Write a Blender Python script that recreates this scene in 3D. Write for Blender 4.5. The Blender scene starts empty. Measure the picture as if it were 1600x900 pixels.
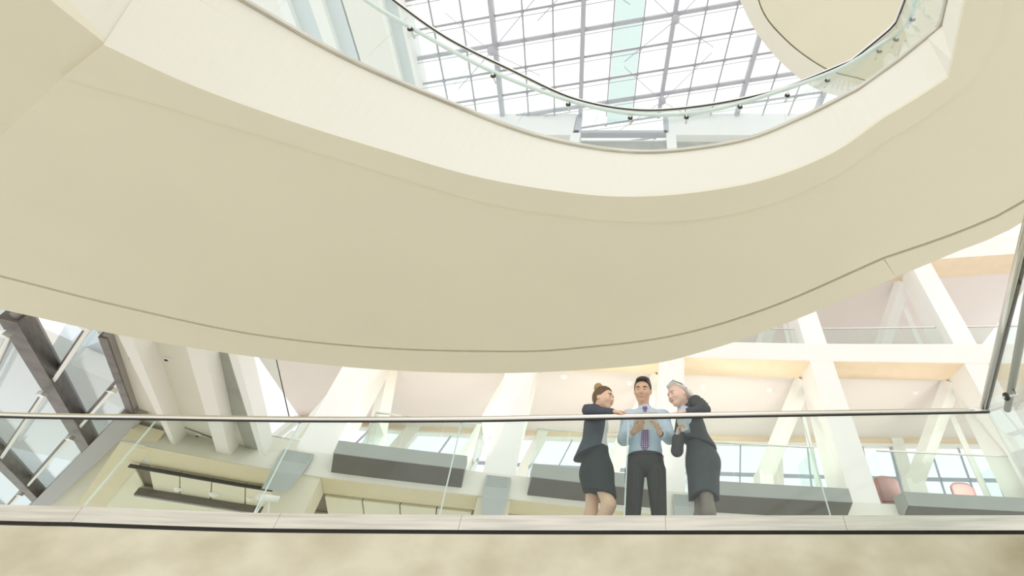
import bpy, math, random
import numpy as np
from mathutils import Vector
random.seed(3)
# ------------------------------------------------------------------ camera, world, exposure
F_PX, CX, CY, EYE = 700.0, 1010.0, 450.0, 1.6          # focal length and principal point of the 1600x900 photo
PITCH = math.atan(F_PX/759.0)
sc = bpy.context.scene
col = sc.collection
cam_d = bpy.data.cameras.new('camera')
cam_d.sensor_width = 36; cam_d.lens = 36*F_PX/1600
cam_d.shift_x = -(CX-800)/1600; cam_d.shift_y = (CY-450)/1600
cam_d.clip_start = .05; cam_d.clip_end = 400
cam = bpy.data.objects.new('camera', cam_d); col.objects.link(cam)
cam.location = (0, 0, EYE); cam.rotation_euler = (math.pi/2+PITCH, 0, 0)
sc.camera = cam
w = bpy.data.worlds.new('sky'); sc.world = w; w.use_nodes = True
bg = w.node_tree.nodes['Background']
bg.inputs[0].default_value = (1.0, .995, .98, 1); bg.inputs[1].default_value = 1.0
sc.view_settings.view_transform = 'Standard'
sc.view_settings.look = 'None'
sc.view_settings.gamma = 1
sc.view_settings.use_curve_mapping = False
sc.view_settings.exposure = 0.38
sc.cycles.transparent_max_bounces = 32
sc.cycles.diffuse_bounces = 6
sc.cycles.max_bounces = 16

# ------------------------------------------------------------------ helpers
cp, sp = math.cos(PITCH), math.sin(PITCH)
def ray(x, y):
    a, b = x-CX, CY-y
    return np.array([a, F_PX*cp-b*sp, F_PX*sp+b*cp])
def PZ(x, y, z):                       # the surveyed point at height z
    d = ray(x, y); return d*(z-EYE)/d[2]+np.array([0, 0, EYE])
def at(x, y, Y):                       # the surveyed point at distance Y
    d = ray(x, y); return d*Y/d[1]+np.array([0, 0, EYE])
V = lambda *a: np.array(a, float)
def nrm(v):
    v = np.asarray(v, float); return v/np.linalg.norm(v)

def tag(o, label=None, cat=None, group=None, kind=None):
    if label: o['label'] = label
    if cat: o['category'] = cat
    if group: o['group'] = group
    if kind: o['kind'] = kind
    return o
def empty(name, loc=(0, 0, 0)):
    o = bpy.data.objects.new(name, None); col.objects.link(o); o.location = loc; o.empty_display_size = .1
    return o
def link_mesh(name, me, parent=None):
    o = bpy.data.objects.new(name, me); col.objects.link(o)
    if parent is not None:
        o.parent = parent
    return o
def mesh(name, verts, faces, mat, parent=None, smooth=False):
    """verts in world space; a parent sits at some location, so they are moved into its space"""
    off = np.array(world_loc(parent)) if parent is not None else np.zeros(3)
    me = bpy.data.meshes.new(name)
    me.from_pydata([tuple(np.asarray(v, float)-off) for v in verts], [], [tuple(int(i) for i in f) for f in faces])
    me.materials.append(mat)
    if smooth:
        me.shade_smooth()
    me.update()
    return link_mesh(name, me, parent)
def world_loc(o):
    l = Vector((0, 0, 0))
    while o is not None:
        l += o.location; o = o.parent
    return l
HEX = [(0, 3, 2, 1), (4, 5, 6, 7), (0, 1, 5, 4), (1, 2, 6, 5), (2, 3, 7, 6), (3, 0, 4, 7)]
def hexa(name, p, mat, parent=None):
    """p: 4 bottom corners (counter-clockwise from above) then 4 top"""
    return mesh(name, p, HEX, mat, parent)
class MB:
    def __init__(s): s.v = []; s.f = []
    def add(s, v, f):
        n = len(s.v); s.v += list(v); s.f += [tuple(i+n for i in q) for q in f]
    def hexa(s, p): s.add(p, HEX)
    def box(s, c, sz):
        c = np.asarray(c, float); x, y, z = np.asarray(sz, float)/2
        s.hexa([c+V(-x, -y, -z), c+V(x, -y, -z), c+V(x, y, -z), c+V(-x, y, -z), c+V(-x, -y, z), c+V(x, -y, z), c+V(x, y, z), c+V(-x, y, z)])
    def bar(s, a, b, wd, ht, up=(0, 0, 1)):
        a = np.asarray(a, float); b = np.asarray(b, float); d = nrm(b-a)
        sd = nrm(np.cross(d, up)); u = np.cross(sd, d)
        s.hexa([a-sd*wd/2-u*ht/2, a+sd*wd/2-u*ht/2, b+sd*wd/2-u*ht/2, b-sd*wd/2-u*ht/2,
                a-sd*wd/2+u*ht/2, a+sd*wd/2+u*ht/2, b+sd*wd/2+u*ht/2, b-sd*wd/2+u*ht/2])
    def tube(s, pts, r, n=10, cap=True):
        pts = [np.asarray(p, float) for p in pts]; m = len(pts); rr = r if hasattr(r, '__len__') else [r]*m
        base = len(s.v); prev = None
        for i, p in enumerate(pts):
            d = nrm(pts[min(i+1, m-1)]-pts[max(i-1, 0)])
            if prev is None:
                u = np.cross(d, V(0, 0, 1));
                if np.linalg.norm(u) < .05: u = np.cross(d, V(1, 0, 0))
            else:
                u = prev-d*np.dot(prev, d)
            u = nrm(u); prev = u; k = np.cross(d, u)
            for j in range(n):
                t = 2*math.pi*j/n
                s.v.append(p+rr[i]*(u*math.cos(t)+k*math.sin(t)))
        for i in range(m-1):
            for j in range(n):
                a = base+i*n+j; b = base+i*n+(j+1) % n
                s.f.append((a, b, b+n, a+n))
        if cap:
            s.f.append(tuple(base+j for j in range(n))[::-1]); s.f.append(tuple(base+(m-1)*n+j for j in range(n)))
    def lathe(s, c, prof, n=20, axis=(0, 0, 1)):
        c = np.asarray(c, float); a = nrm(axis); u = np.cross(a, V(0, 1, 0))
        if np.linalg.norm(u) < .05: u = np.cross(a, V(1, 0, 0))
        u = nrm(u); k = np.cross(a, u); base = len(s.v)
        for r, h in prof:
            for j in range(n):
                t = 2*math.pi*j/n; s.v.append(c+a*h+r*(u*math.cos(t)+k*math.sin(t)))
        for i in range(len(prof)-1):
            for j in range(n):
                p = base+i*n+j; q = base+i*n+(j+1) % n; s.f.append((p, q, q+n, p+n))
        s.f.append(tuple(base+j for j in range(n))[::-1]); s.f.append(tuple(base+(len(prof)-1)*n+j for j in range(n)))
    def build(s, name, mat, parent=None, smooth=False): return mesh(name, s.v, s.f, mat, parent, smooth)
def copy_tree(o, parent=None):
    c = o.copy(); col.objects.link(c)
    if parent is not None: c.parent = parent
    for ch in o.children: copy_tree(ch, c)
    return c
def prism(name, poly, z0, z1, mat, parent=None):
    """plan polygon (list of xy) extruded between two heights; heights may be per-vertex lists"""
    n = len(poly); a = z0 if hasattr(z0, '__len__') else [z0]*n; b = z1 if hasattr(z1, '__len__') else [z1]*n
    v = [(p[0], p[1], a[i]) for i, p in enumerate(poly)]+[(p[0], p[1], b[i]) for i, p in enumerate(poly)]
    ar = sum(poly[i][0]*poly[(i+1) % n][1]-poly[(i+1) % n][0]*poly[i][1] for i in range(n))
    f = [tuple(range(n))[::-1], tuple(range(n, 2*n))]+[(i, (i+1) % n, n+(i+1) % n, n+i) for i in range(n)]
    if ar < 0: f = [q[::-1] for q in f]
    return mesh(name, v, f, mat, parent)
def spline(pts, n=8):
    """Catmull-Rom through the points"""
    P = [np.asarray(p, float) for p in pts]; P = [2*P[0]-P[1]]+P+[2*P[-1]-P[-2]]; out = []
    for i in range(1, len(P)-2):
        for k in range(n):
            t = k/n
            out.append(.5*(2*P[i]+(P[i+1]-P[i-1])*t+(2*P[i-1]-5*P[i]+4*P[i+1]-P[i+2])*t*t+(3*P[i]-P[i-1]-3*P[i+1]+P[i+2])*t**3))
    out.append(P[-2]); return out
def resample(pts, n):
    P = np.array(pts, float); s = np.r_[0, np.cumsum(np.linalg.norm(np.diff(P, axis=0), axis=1))]
    t = np.linspace(0, s[-1], n)
    return [np.array([np.interp(q, s, P[:, k]) for k in range(P.shape[1])]) for q in t]
def strip_slab(name, ca, cb, z0, z1, mat, parent=None):
    """slab between two plan curves with the same number of points"""
    n = len(ca); v = []
    for c, z in ((ca, z0), (cb, z0), (ca, z1), (cb, z1)):
        v += [(p[0], p[1], z) for p in c]
    f = []
    for i in range(n-1):
        a, b, c, d = i, i+1, n+i+1, n+i
        f += [(a, b, c, d), (a+2*n, d+2*n, c+2*n, b+2*n), (a, a+2*n, b+2*n, b), (d, c, c+2*n, d+2*n)]
    f += [(0, n, 3*n, 2*n), (n-1, 3*n-1, 4*n-1, 2*n-1)]
    return mesh(name, v, f, mat, parent)

# ------------------------------------------------------------------ materials
def mat(name, rgb, rough=.6, metal=0, noise=0, scale=3, spec=.5, bump=0, stretch=None, rgb2=None):
    m = bpy.data.materials.new(name); m.use_nodes = True; nt = m.node_tree; b = nt.nodes['Principled BSDF']
    b.inputs['Base Color'].default_value = (*rgb, 1); b.inputs['Roughness'].default_value = rough
    b.inputs['Metallic'].default_value = metal; b.inputs['Specular IOR Level'].default_value = spec
    if noise or bump:
        tc = nt.nodes.new('ShaderNodeTexCoord'); mp = nt.nodes.new('ShaderNodeMapping'); nz = nt.nodes.new('ShaderNodeTexNoise')
        nt.links.new(tc.outputs['Object'], mp.inputs[0]); nt.links.new(mp.outputs[0], nz.inputs['Vector'])
        if stretch: mp.inputs['Scale'].default_value = stretch
        nz.inputs['Scale'].default_value = scale; nz.inputs['Detail'].default_value = 6
        if noise:
            mx = nt.nodes.new('ShaderNodeMix'); mx.data_type = 'RGBA'
            r = nt.nodes.new('ShaderNodeValToRGB'); r.color_ramp.elements[0].position = .35; r.color_ramp.elements[1].position = .7
            nt.links.new(nz.outputs['Fac'], r.inputs[0]); nt.links.new(r.outputs[0], mx.inputs['Factor'])
            mx.inputs['A'].default_value = (*rgb, 1)
            mx.inputs['B'].default_value = (*(rgb2 or [c*(1-noise) for c in rgb]), 1)
            nt.links.new(mx.outputs['Result'], b.inputs['Base Color'])
        if bump:
            bp = nt.nodes.new('ShaderNodeBump'); bp.inputs['Strength'].default_value = bump; bp.inputs['Distance'].default_value = .01
            nt.links.new(nz.outputs['Fac'], bp.inputs['Height']); nt.links.new(bp.outputs[0], b.inputs['Normal'])
    return m
def glass(name, tint, f0=.04, rough=0.0):
    """thin clear sheet: tinted see-through plus a Schlick mirror term, the same from both faces"""
    m = bpy.data.materials.new(name); m.use_nodes = True; nt = m.node_tree; nt.nodes.clear()
    o = nt.nodes.new('ShaderNodeOutputMaterial'); mx = nt.nodes.new('ShaderNodeMixShader')
    t = nt.nodes.new('ShaderNodeBsdfTransparent'); g = nt.nodes.new('ShaderNodeBsdfGlossy'); lw = nt.nodes.new('ShaderNodeLayerWeight')
    lw.inputs[0].default_value = .5
    pw = nt.nodes.new('ShaderNodeMath'); pw.operation = 'POWER'; pw.inputs[1].default_value = 5
    ma = nt.nodes.new('ShaderNodeMath'); ma.operation = 'MULTIPLY_ADD'; ma.inputs[1].default_value = 1-f0; ma.inputs[2].default_value = f0
    nt.links.new(lw.outputs['Facing'], pw.inputs[0]); nt.links.new(pw.outputs[0], ma.inputs[0])
    t.inputs[0].default_value = (*tint, 1); g.inputs['Roughness'].default_value = rough
    nt.links.new(ma.outputs[0], mx.inputs[0]); nt.links.new(t.outputs[0], mx.inputs[1]); nt.links.new(g.outputs[0], mx.inputs[2])
    nt.links.new(mx.outputs[0], o.inputs[0]); return m
M = dict(
    cream=mat('cream_plaster', (.80, .76, .61), .85, noise=.03, scale=.6),
    creamwhite=mat('warm_white_plaster', (.81, .79, .70), .8, noise=.02, scale=.7),
    white=mat('white_paint', (.90, .885, .84), .7, noise=.015, scale=1),
    purewhite=mat('bright_white_paint', (.93, .925, .90), .6),
    peach=mat('peach_glow_and_panel', (.88, .72, .52), .6, noise=.06, scale=2, stretch=(1, 1, 8)),  # warm bounce light painted into beam undersides; also colours the rear head panels
    pink=mat('blush_ceiling', (.86, .79, .745), .8, noise=.02, scale=.5),
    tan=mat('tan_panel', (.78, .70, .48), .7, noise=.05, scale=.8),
    tanpale=mat('pale_tan_panel', (.82, .79, .60), .6, noise=.04, scale=.8),
    joint=mat('dark_joint', (.20, .17, .12), .9),
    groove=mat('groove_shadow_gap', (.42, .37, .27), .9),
    concrete=mat('concrete', (.72, .675, .53), .7, noise=.14, scale=2.6, stretch=(1.0, 1, 1.6), bump=.2, rgb2=(.56, .51, .37)),
    floor=mat('pale_stone_floor', (.90, .885, .85), .55, noise=.05, scale=2),
    steel=mat('brushed_steel', (.66, .63, .55), .36, 1, noise=.25, scale=3, stretch=(.6, 1, 14)),
    rail=mat('satin_steel_rail', (.78, .76, .72), .24, 1),
    dark=mat('black_gasket', (.03, .03, .03), .6),
    bronze=mat('dark_bronze_frame', (.19, .165, .15), .42, .4, noise=.35, scale=4, stretch=(1, 1, 5)),
    bronzelight=mat('worn_bronze_frame', (.34, .32, .31), .4, .4),
    roofsteel=mat('blue_grey_steel', (.50, .51, .56), .5, .2),
    roofthin=mat('grey_steel_bar', (.42, .42, .46), .5, .2),
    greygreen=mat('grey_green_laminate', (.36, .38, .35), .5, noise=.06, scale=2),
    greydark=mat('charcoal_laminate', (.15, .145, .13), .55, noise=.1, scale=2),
    alu=mat('grey_metal_sheet', (.40, .43, .405), .5, 0),
    hole=mat('perforation', (.30, .33, .31), .8),
    mullion=mat('blue_grey_mullion', (.42, .45, .55), .6),
    red=mat('dusty_red_fabric', (.58, .30, .29), .8, noise=.1, scale=20),
    paleblue=mat('pale_blue_panel', (.70, .76, .79), .5),
    greypanel=mat('grey_green_recess', (.44, .45, .40), .6, noise=.2, scale=1.2),
    lens=mat('dark_lens', (.04, .04, .05), .2),
    glass=glass('clear_glass', (.94, .975, .963), .022),
    glassgreen=glass('low_iron_edge_glass', (.94, .972, .965)),
    glasspane=glass('roof_glass', (.985, .99, .99), .02),
    glasstint=glass('pale_green_roof_glass', (.79, .87, .855), .02),
    glassleft=glass('grey_blue_skylight_glass', (.86, .90, .92)),
    glassedge=mat('green_glass_edge', (.72, .82, .79), .2),
)

# ------------------------------------------------------------------ ground floor (below the camera, out of frame, bounces light)
prism('floor', [(-26, -24), (26, -24), (26, 30), (-26, 30)], -.3, 0, M['floor'])['kind'] = 'structure'

# ------------------------------------------------------------------ big elliptical upper floor: soffit, fascia
RK = .815                                                  # plan scale of the upper floor
V2 = lambda x, y: V(x, y)*RK
ZS, ZB = EYE+4.91*RK, EYE+5.98*RK                                       # soffit height, floor-edge height
zs = lambda L, z: [PZ(x, y, z)[:2] for x, y in L]
hole_mid = spline(zs([(165, 68), (300, 130), (450, 185), (600, 232), (750, 275), (900, 300), (1000, 305), (1100, 297), (1200, 277), (1300, 237), (1380, 182)], ZS), 8)
hole_r = [V2(2.71, 2.43), V2(2.98, 2.21), V2(3.22, 1.98), V2(3.12, 1.62), V2(3.02, 1.28), V2(2.9, .6), V2(2.7, -1.2)]
hole_r = [hole_mid[-1]]+hole_r[1:]
hole_l = [V2(-5.80, -1.2), V2(-5.66, .5), V2(-5.55, 1.28), hole_mid[0]]
step_mid = spline(zs([(100, 120), (250, 162), (400, 207), (600, 268), (760, 315), (900, 338), (1000, 345), (1100, 340), (1200, 318), (1300, 275), (1380, 219)], ZS), 8)
step_r = [step_mid[-1]]+[V(*PZ(1440, 185, ZS)[:2]), V(*PZ(1520, 125, ZS)[:2]), V(*PZ(1556, 60, ZS)[:2]), V(*PZ(1566, 0, ZS)[:2]), V2(3.3, .5), V2(3.1, -1.2)]
grv_mid = spline(zs([(0, 430), (200, 480), (400, 522), (600, 543), (800, 548), (900, 543), (1050, 524), (1200, 480), (1380, 402)], ZS), 8)
grv_r = spline([grv_mid[-1], PZ(1500, 360, ZS)[:2], PZ(1600, 312, ZS)[:2], V2(5.75, 2.2), V2(6.0, .5), V2(6.1, -1.2)], 5)
grv_l = [V2(-14.6, -1.2), V2(-13.2, 2.2), V2(-11.6, 4.0), grv_mid[0]]
lip_mid = spline(zs([(0, 482), (200, 525), (400, 557), (600, 577), (800, 582), (1000, 570), (1100, 548), (1200, 515), (1300, 475), (1400, 432)], ZS), 8)
lip_r = spline([lip_mid[-1], PZ(1500, 390, ZS)[:2], PZ(1600, 345, ZS)[:2], V2(6.0, 2.3), V2(6.35, .5), V2(6.45, -1.2)], 5)
lip_l = [V2(-15.4, -1.0), V2(-14.0, 2.8), V2(-12.5, 4.7), lip_mid[0]]
fold_far = V(*PZ(-180, 384, ZS)[:2])                       # where the fold in the soffit reaches the outer edge
N = 72
ring = tag(empty('ceiling', (0, 5, ZS)), 'huge cream curved soffit of the upper floor with an oval opening', kind='structure')
gm = resample(grv_mid, N)
# main soffit between step line and outer groove
gl = resample([fold_far]+list(grv_mid), N)
strip_slab('soffit_panel', resample(step_mid, N), gl, ZS, ZS+.3, M['cream'], ring)
strip_slab('soffit_panel', resample(step_r, 24), resample(grv_r, 24), ZS, ZS+.3, M['cream'], ring)
strip_slab('soffit_border', resample(hole_mid, N), resample(step_mid, N), ZS-.025, ZS+.01, M['cream'], ring)
strip_slab('soffit_border', resample(hole_r, 24), resample(step_r, 24), ZS-.025, ZS+.01, M['cream'], ring)
# left return of the soffit, folded upwards beyond the crease
c0, c1 = hole_mid[0], fold_far
poly = [c0, step_mid[0], c1, V2(-13.2, 2.2), V2(-14.6, -1.2), V2(-5.80, -1.2), V2(-5.66, .5), V2(-5.55, 1.28)]
zz = [ZS, ZS, ZS, ZS-.7, ZS-1.7, ZS-.8, ZS-.25, ZS-.08]
prism('soffit_return', poly, zz, [q+.35 for q in zz], M['cream'], ring)
# reveal groove and outer lip
def offs(c, d):
    c = [np.asarray(p, float) for p in c]; out = []
    for i, p in enumerate(c):
        t = nrm(c[min(i+1, len(c)-1)]-c[max(i-1, 0)]); out.append(p+V(-t[1], t[0])*d)
    return out
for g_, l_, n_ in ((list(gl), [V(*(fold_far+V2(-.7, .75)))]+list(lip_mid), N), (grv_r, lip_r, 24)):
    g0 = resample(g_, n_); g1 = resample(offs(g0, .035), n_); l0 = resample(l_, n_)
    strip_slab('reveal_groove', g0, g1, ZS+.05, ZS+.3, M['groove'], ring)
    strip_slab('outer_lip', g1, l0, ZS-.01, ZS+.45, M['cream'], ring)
# floor deck of the upper level
base_mid = spline([V2(-5.25, 1.1)]+zs([(380, 0), (540, 90), (700, 160), (850, 215), (1000, 238), (1150, 222), (1250, 185), (1340, 140)], ZB), 8)
base_r = [base_mid[-1], V2(3.2, 2.22), V2(3.55, 1.82), V2(3.52, 1.69), V2(3.49, 1.56), V2(3.3, .6), V2(3.1, -1.2)]
base_l = [V2(-5.4, -1.2), V2(-5.33, .3), V2(-5.29, .7), base_mid[0]]
def loft(name, ca, za, cb, zb, mat_, parent, thick=0.0):
    n = len(ca); v = [(p[0], p[1], za) for p in ca]+[(p[0], p[1], zb) for p in cb]
    f = [(i, i+1, n+i+1, n+i) for i in range(n-1)]
    if thick:
        oa, ob = offs(ca, thick), offs(cb, thick)
        v += [(p[0], p[1], za) for p in oa]+[(p[0], p[1], zb) for p in ob]
        f += [(2*n+i+1, 2*n+i, 3*n+i, 3*n+i+1) for i in range(n-1)]
        f += [(i+1, i, 2*n+i, 2*n+i+1) for i in range(n-1)]+[(n+i, n+i+1, 3*n+i+1, 3*n+i) for i in range(n-1)]
        f += [(0, n, 3*n, 2*n), (n-1, 3*n-1, 4*n-1, 2*n-1)]
    return mesh(name, v, f, mat_, parent)
fas = tag(empty('wall_opening', (0, 3.5, ZS)), 'smooth off-white fascia wrapping the oval opening under the glass balustrade', kind='structure')
loft('fascia_panel', resample(hole_l, 20), ZS+.03, resample(base_l, 20), ZB, M['creamwhite'], fas, .12)
loft('fascia_panel', resample(hole_mid, N), ZS-.02, resample(base_mid, N), ZB, M['creamwhite'], fas, .12)
loft('fascia_panel', resample(hole_r, 24), ZS-.02, resample(base_r, 24), ZB, M['creamwhite'], fas, .12)
deck_o = [V2(-15, -1.0)]+[V2(-13.6, 2.6), V2(-12.2, 4.4)]+list(lip_mid)+list(lip_r)[1:]
strip_slab('upper_deck', resample(list(offs(resample(base_l+list(base_mid)[1:]+base_r[1:], 90), .1)), 90), resample(deck_o, 90), ZB-.2, ZB-.02, M['creamwhite'], ring)

# balustrade round the opening
ZT, ZM = EYE+7.32*RK, EYE+7.03*RK
top_mid = spline([V2(-4.9, .7), V2(-4.25, 1.3)]+zs([(615, 0), (700, 60), (800, 110), (900, 155), (1000, 172), (1100, 165), (1200, 145), (1260, 124), (1330, 95)], ZT), 8)
top_r = [top_mid[-1], V2(3.42, 2.48), V2(3.65, 2.23), V2(3.66, 2.05), V2(3.66, 1.9), V2(3.6, .8), V2(3.5, -1.2)]
mid_curve = spline([V2(-4.7, 1.1)]+zs([(560, 0), (640, 50), (770, 120), (890, 165), (985, 185), (1075, 185), (1160, 168), (1297, 122), (1366, 83), (1400, 62), (1418, 38), (1431, 3)], ZM)+[V2(3.75, 1.1)], 6)
bal = tag(empty('oval_balustrade', (0, 3.52, ZB)), 'curved frameless glass balustrade with dark-edged top rail around the oval opening', 'balustrade')
bm_, tm_ = resample(base_mid, 145), resample(top_mid, 145)
for k in range(9):
    i0, i1 = k*16, k*16+16
    a, b = bm_[i0:i1+1], tm_[i0:i1+1]
    a = [a[0]+(a[1]-a[0])*.06]+a[1:-1]+[a[-1]+(a[-2]-a[-1])*.06]; b = [b[0]+(b[1]-b[0])*.06]+b[1:-1]+[b[-1]+(b[-2]-b[-1])*.06]
    loft('glass_panel', a, ZB, b, ZT, M['glassgreen'], bal, .014)
br_, tr_ = resample(base_r, 25), resample(top_r, 25)
for i0, i1 in ((0, 6), (6, 12), (12, 24)):
    loft('glass_panel', br_[i0:i1+1], ZB, tr_[i0:i1+1], ZT, M['glassgreen'], bal, .014)
mb = MB(); mb.tube([(p[0], p[1], ZT) for p in resample(list(top_mid)+top_r[1:], 110)], .026, 10); tr = mb.build('top_rail', M['rail'], bal, True)
mb = MB(); mb.tube([(p[0], p[1]-.012, ZT-.026) for p in resample(list(top_mid)+top_r[1:], 110)], .011, 8); mb.build('gasket', M['dark'], tr, True)
mb = MB(); mid3 = [(p[0], p[1]-.07, ZM) for p in resample(mid_curve, 90)]; mb.tube(mid3, .026, 10); mb.build('handrail', M['glassedge'], bal, True)
for px, py in ((645, 48), (773, 120), (889, 164), (985, 185), (1072, 184), (1155, 168), (1228, 150), (1290, 127), (1370, 82), (1396, 64), (1421, 33)):
    p = PZ(px, py, ZM); p[1] -= .05
    mb = MB(); mb.tube([p+V(0, -.02, -.05), p+V(0, .06, -.045), p+V(0, .12, -.02)], .012, 8); br = mb.build('bracket', M['rail'], bal, True)
    mb = MB(); mb.lathe(p+V(0, .02, -.05), [(.03, -.012), (.034, 0), (.03, .012)], 14, (0, 1, 0)); mb.build('clamp_disc', M['dark'], br)
mb = MB()
cc = resample(list(base_mid)+base_r[1:], 110)
loft('base_channel', [p for p in cc], ZB-.035, [p for p in cc], ZB+.012, M['steel'], bal, -.03)

# ------------------------------------------------------------------ floor edge higher up (seen through the opening)
disc = spline([V(1.75, 1.6)]+zs([(1158, 0), (1200, 75), (1260, 130), (1310, 150), (1366, 162)], 13)+[V(7.4, 5.3), V(9.5, 5.0)], 8)
disc_i = spline([V(2.1, 1.5)]+zs([(1184, 0), (1226, 62), (1289, 108), (1340, 123), (1380, 132)], 13)+[V(7.4, 4.7), V(9.5, 4.4)], 8)
up = tag(empty('ceiling', (4, 3, 13)), 'round cream soffit of the topmost balcony seen through the opening', kind='structure')
prism('soffit_panel', list(offs(disc_i, -.03))+[V(9.5, 1.0), V(4, .6)], 13.0, 13.3, M['cream'], up)
strip_slab('edge_band', resample(disc_i, 50), resample(disc, 50), 12.98, 13.6, M['creamwhite'], up)
strip_slab('reveal_groove', resample(offs(disc_i, -.03), 50), resample(disc_i, 50), 13.06, 13.3, M['groove'], up)

# ------------------------------------------------------------------ glazed roof
ZR = 22.0
EWY0 = 10.1
roof = tag(empty('window_1', (0, 8, ZR)), 'bright glazed roof with blue-grey steel grid above the oval opening', kind='structure')
def rp(s, t, z=ZR):        # s along purlins (panes of 1.257 m), t up the slope lines (panes of 1.08 m)
    return V(-2.48+s*1.257-(t*1.08)*.135, 5.31-.155*(s*1.257)+t*1.08, z)
S0, S1, T0, T1 = -6, 9, -5, 6
for j in range(S0, S1+1):
    main = j % 3 == 0
    mb = MB(); mb.bar(rp(j, T0), rp(j, (EWY0-5.31+.155*j*1.257)/1.08), .17 if main else .05, .30 if main else .07); mb.build('main_beam' if main else 'glazing_bar', M['roofsteel'] if main else M['roofthin'], roof)
for k in range(T0, T1+1):
    main = k % 3 == 1
    mb = MB(); mb.bar(rp(S0, k, ZR+.03), rp(S1, k, ZR+.03), .13 if main else .065, .16 if main else .09); mb.build('cross_beam' if main else 'purlin', M['roofsteel'] if main else M['roofthin'], roof)
    mb = MB(); mb.tube([rp(S0, k+.14, ZR-.1), rp(S1, k+.14, ZR-.1)], .013, 6); mb.build('tie_rod', M['roofthin'], roof)
pane_me = {}
for j in range(S0, S1):
    for k in range(T0, T1):
        if rp(j+.5, k+.5)[1] > EWY0+.3: continue
        a = [rp(j+.03, k+.04, ZR+.10), rp(j+.97, k+.04, ZR+.10), rp(j+.97, k+.96, ZR+.10), rp(j+.03, k+.96, ZR+.10)]
        tint = j == 1
        if tint not in pane_me:
            c = sum(a)/4; o = mesh('pane', [q-c for q in a]+[q-c+V(0, 0, .02) for q in a], HEX, M['glasstint' if tint else 'glasspane'])
            pane_me[tint] = o.data; bpy.data.objects.remove(o)
        o = link_mesh('pane', pane_me[tint], roof); o.location = Vector(sum(a)/4)-roof.location
mb = MB()
for j in range(S0, S1+1):
    for k in range(T0, T1+1):
        c = rp(j, k, ZR-.04); mb.box(c, (.12, .10, .10))
tag(mb.build('node_fitting', M['roofthin'], roof), kind='stuff')
for (s, t) in ((3, 4), (0, -1), (3, 1), (-3, 1)):
    for ds, dt in ((1, 1), (1, -1), (-1, 1), (-1, -1)):
        mb = MB(); mb.tube([rp(s, t, ZR-.75), rp(s+ds*1.5, t+dt*1.4, ZR-.05)], .014, 6); mb.build('stay_rod', M['roofthin'], roof)
    mb = MB(); mb.lathe(rp(s, t, ZR-.8), [(.03, 0), (.16, .05), (.16, .2), (.07, .3), (.07, .8)], 12); mb.build('stay_hub', M['roofsteel'], roof)
# opaque bands on the left of the roof
bands = [(300, 397, 'white'), (397, 444, 'white'), (444, 459, 'purewhite'), (459, 493, 'paleblue'), (493, 512, 'purewhite'), (512, 536, 'paleblue'), (539, 599, 'white'), (599, 605, 'purewhite'), (605, 627, 'paleblue'), (627, 633, 'purewhite')]
upb = tag(empty('ceiling', (-12, 7, ZR)), 'row of white and pale blue-grey roof bands left of the glazed roof', kind='structure')
for i, (a, b, m_) in enumerate(bands):
    pa, pb = PZ(a, 0, ZR), PZ(b, 0, ZR); d = V(-.15*1.0, 1.0, 0)
    z = ZR-.2-(.25 if m_ == 'purewhite' else 0)
    hexa('roof_band', [pa-d*5+V(0, 0, z-ZR), pb-d*5+V(0, 0, z-ZR), pb+d*4+V(0, 0, z-ZR), pa+d*4+V(0, 0, z-ZR),
                       pa-d*5+V(0, 0, .5), pb-d*5+V(0, 0, .5), pb+d*4+V(0, 0, .5), pa+d*4+V(0, 0, .5)], M[m_], upb)
# end wall of the roof with grey recesses
EWY = 10.05
ew = tag(empty('wall_top', (0, EWY, 19)), 'white end wall below the glazed roof with grey recessed panels', kind='structure')
mb = MB()
mb.box((-10.8, EWY+.2, 21.15), (15.0, .4, 2.0)); mb.box((8.35, EWY+.2, 21.15), (14.7, .4, 2.0)); mb.box((0, EWY+.6, 18.2), (36, .4, 4.4))
for x in (-7.6, -3.15, 1.10, 5.0, 9.2): mb.box((x, EWY+.2, 19.0), (.42, .45, 2.6))
mb.build('wall_face', M['purewhite'], ew)
for x0, x1 in ((-7.4, -3.36), (-2.94, .88), (1.32, 4.75), (5.2, 8.9)):
    mb = MB(); mb.box(((x0+x1)/2, EWY+.37, 19.0), (x1-x0, .06, 2.4)); mb.build('recess_panel', M['greypanel'], ew)
for a_, b_ in (((-3.3, 20.4), (.95, 20.4)), ((-3.15, 20.3), (-3.15, 22)), ((.9, 20.3), (.9, 22))):
    mb = MB(); mb.bar((a_[0], EWY+.1, a_[1]), (b_[0], EWY+.1, b_[1]), .22, .26, (0, 1, 0)); mb.build('window_frame', M['roofsteel'], ew)

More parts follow.
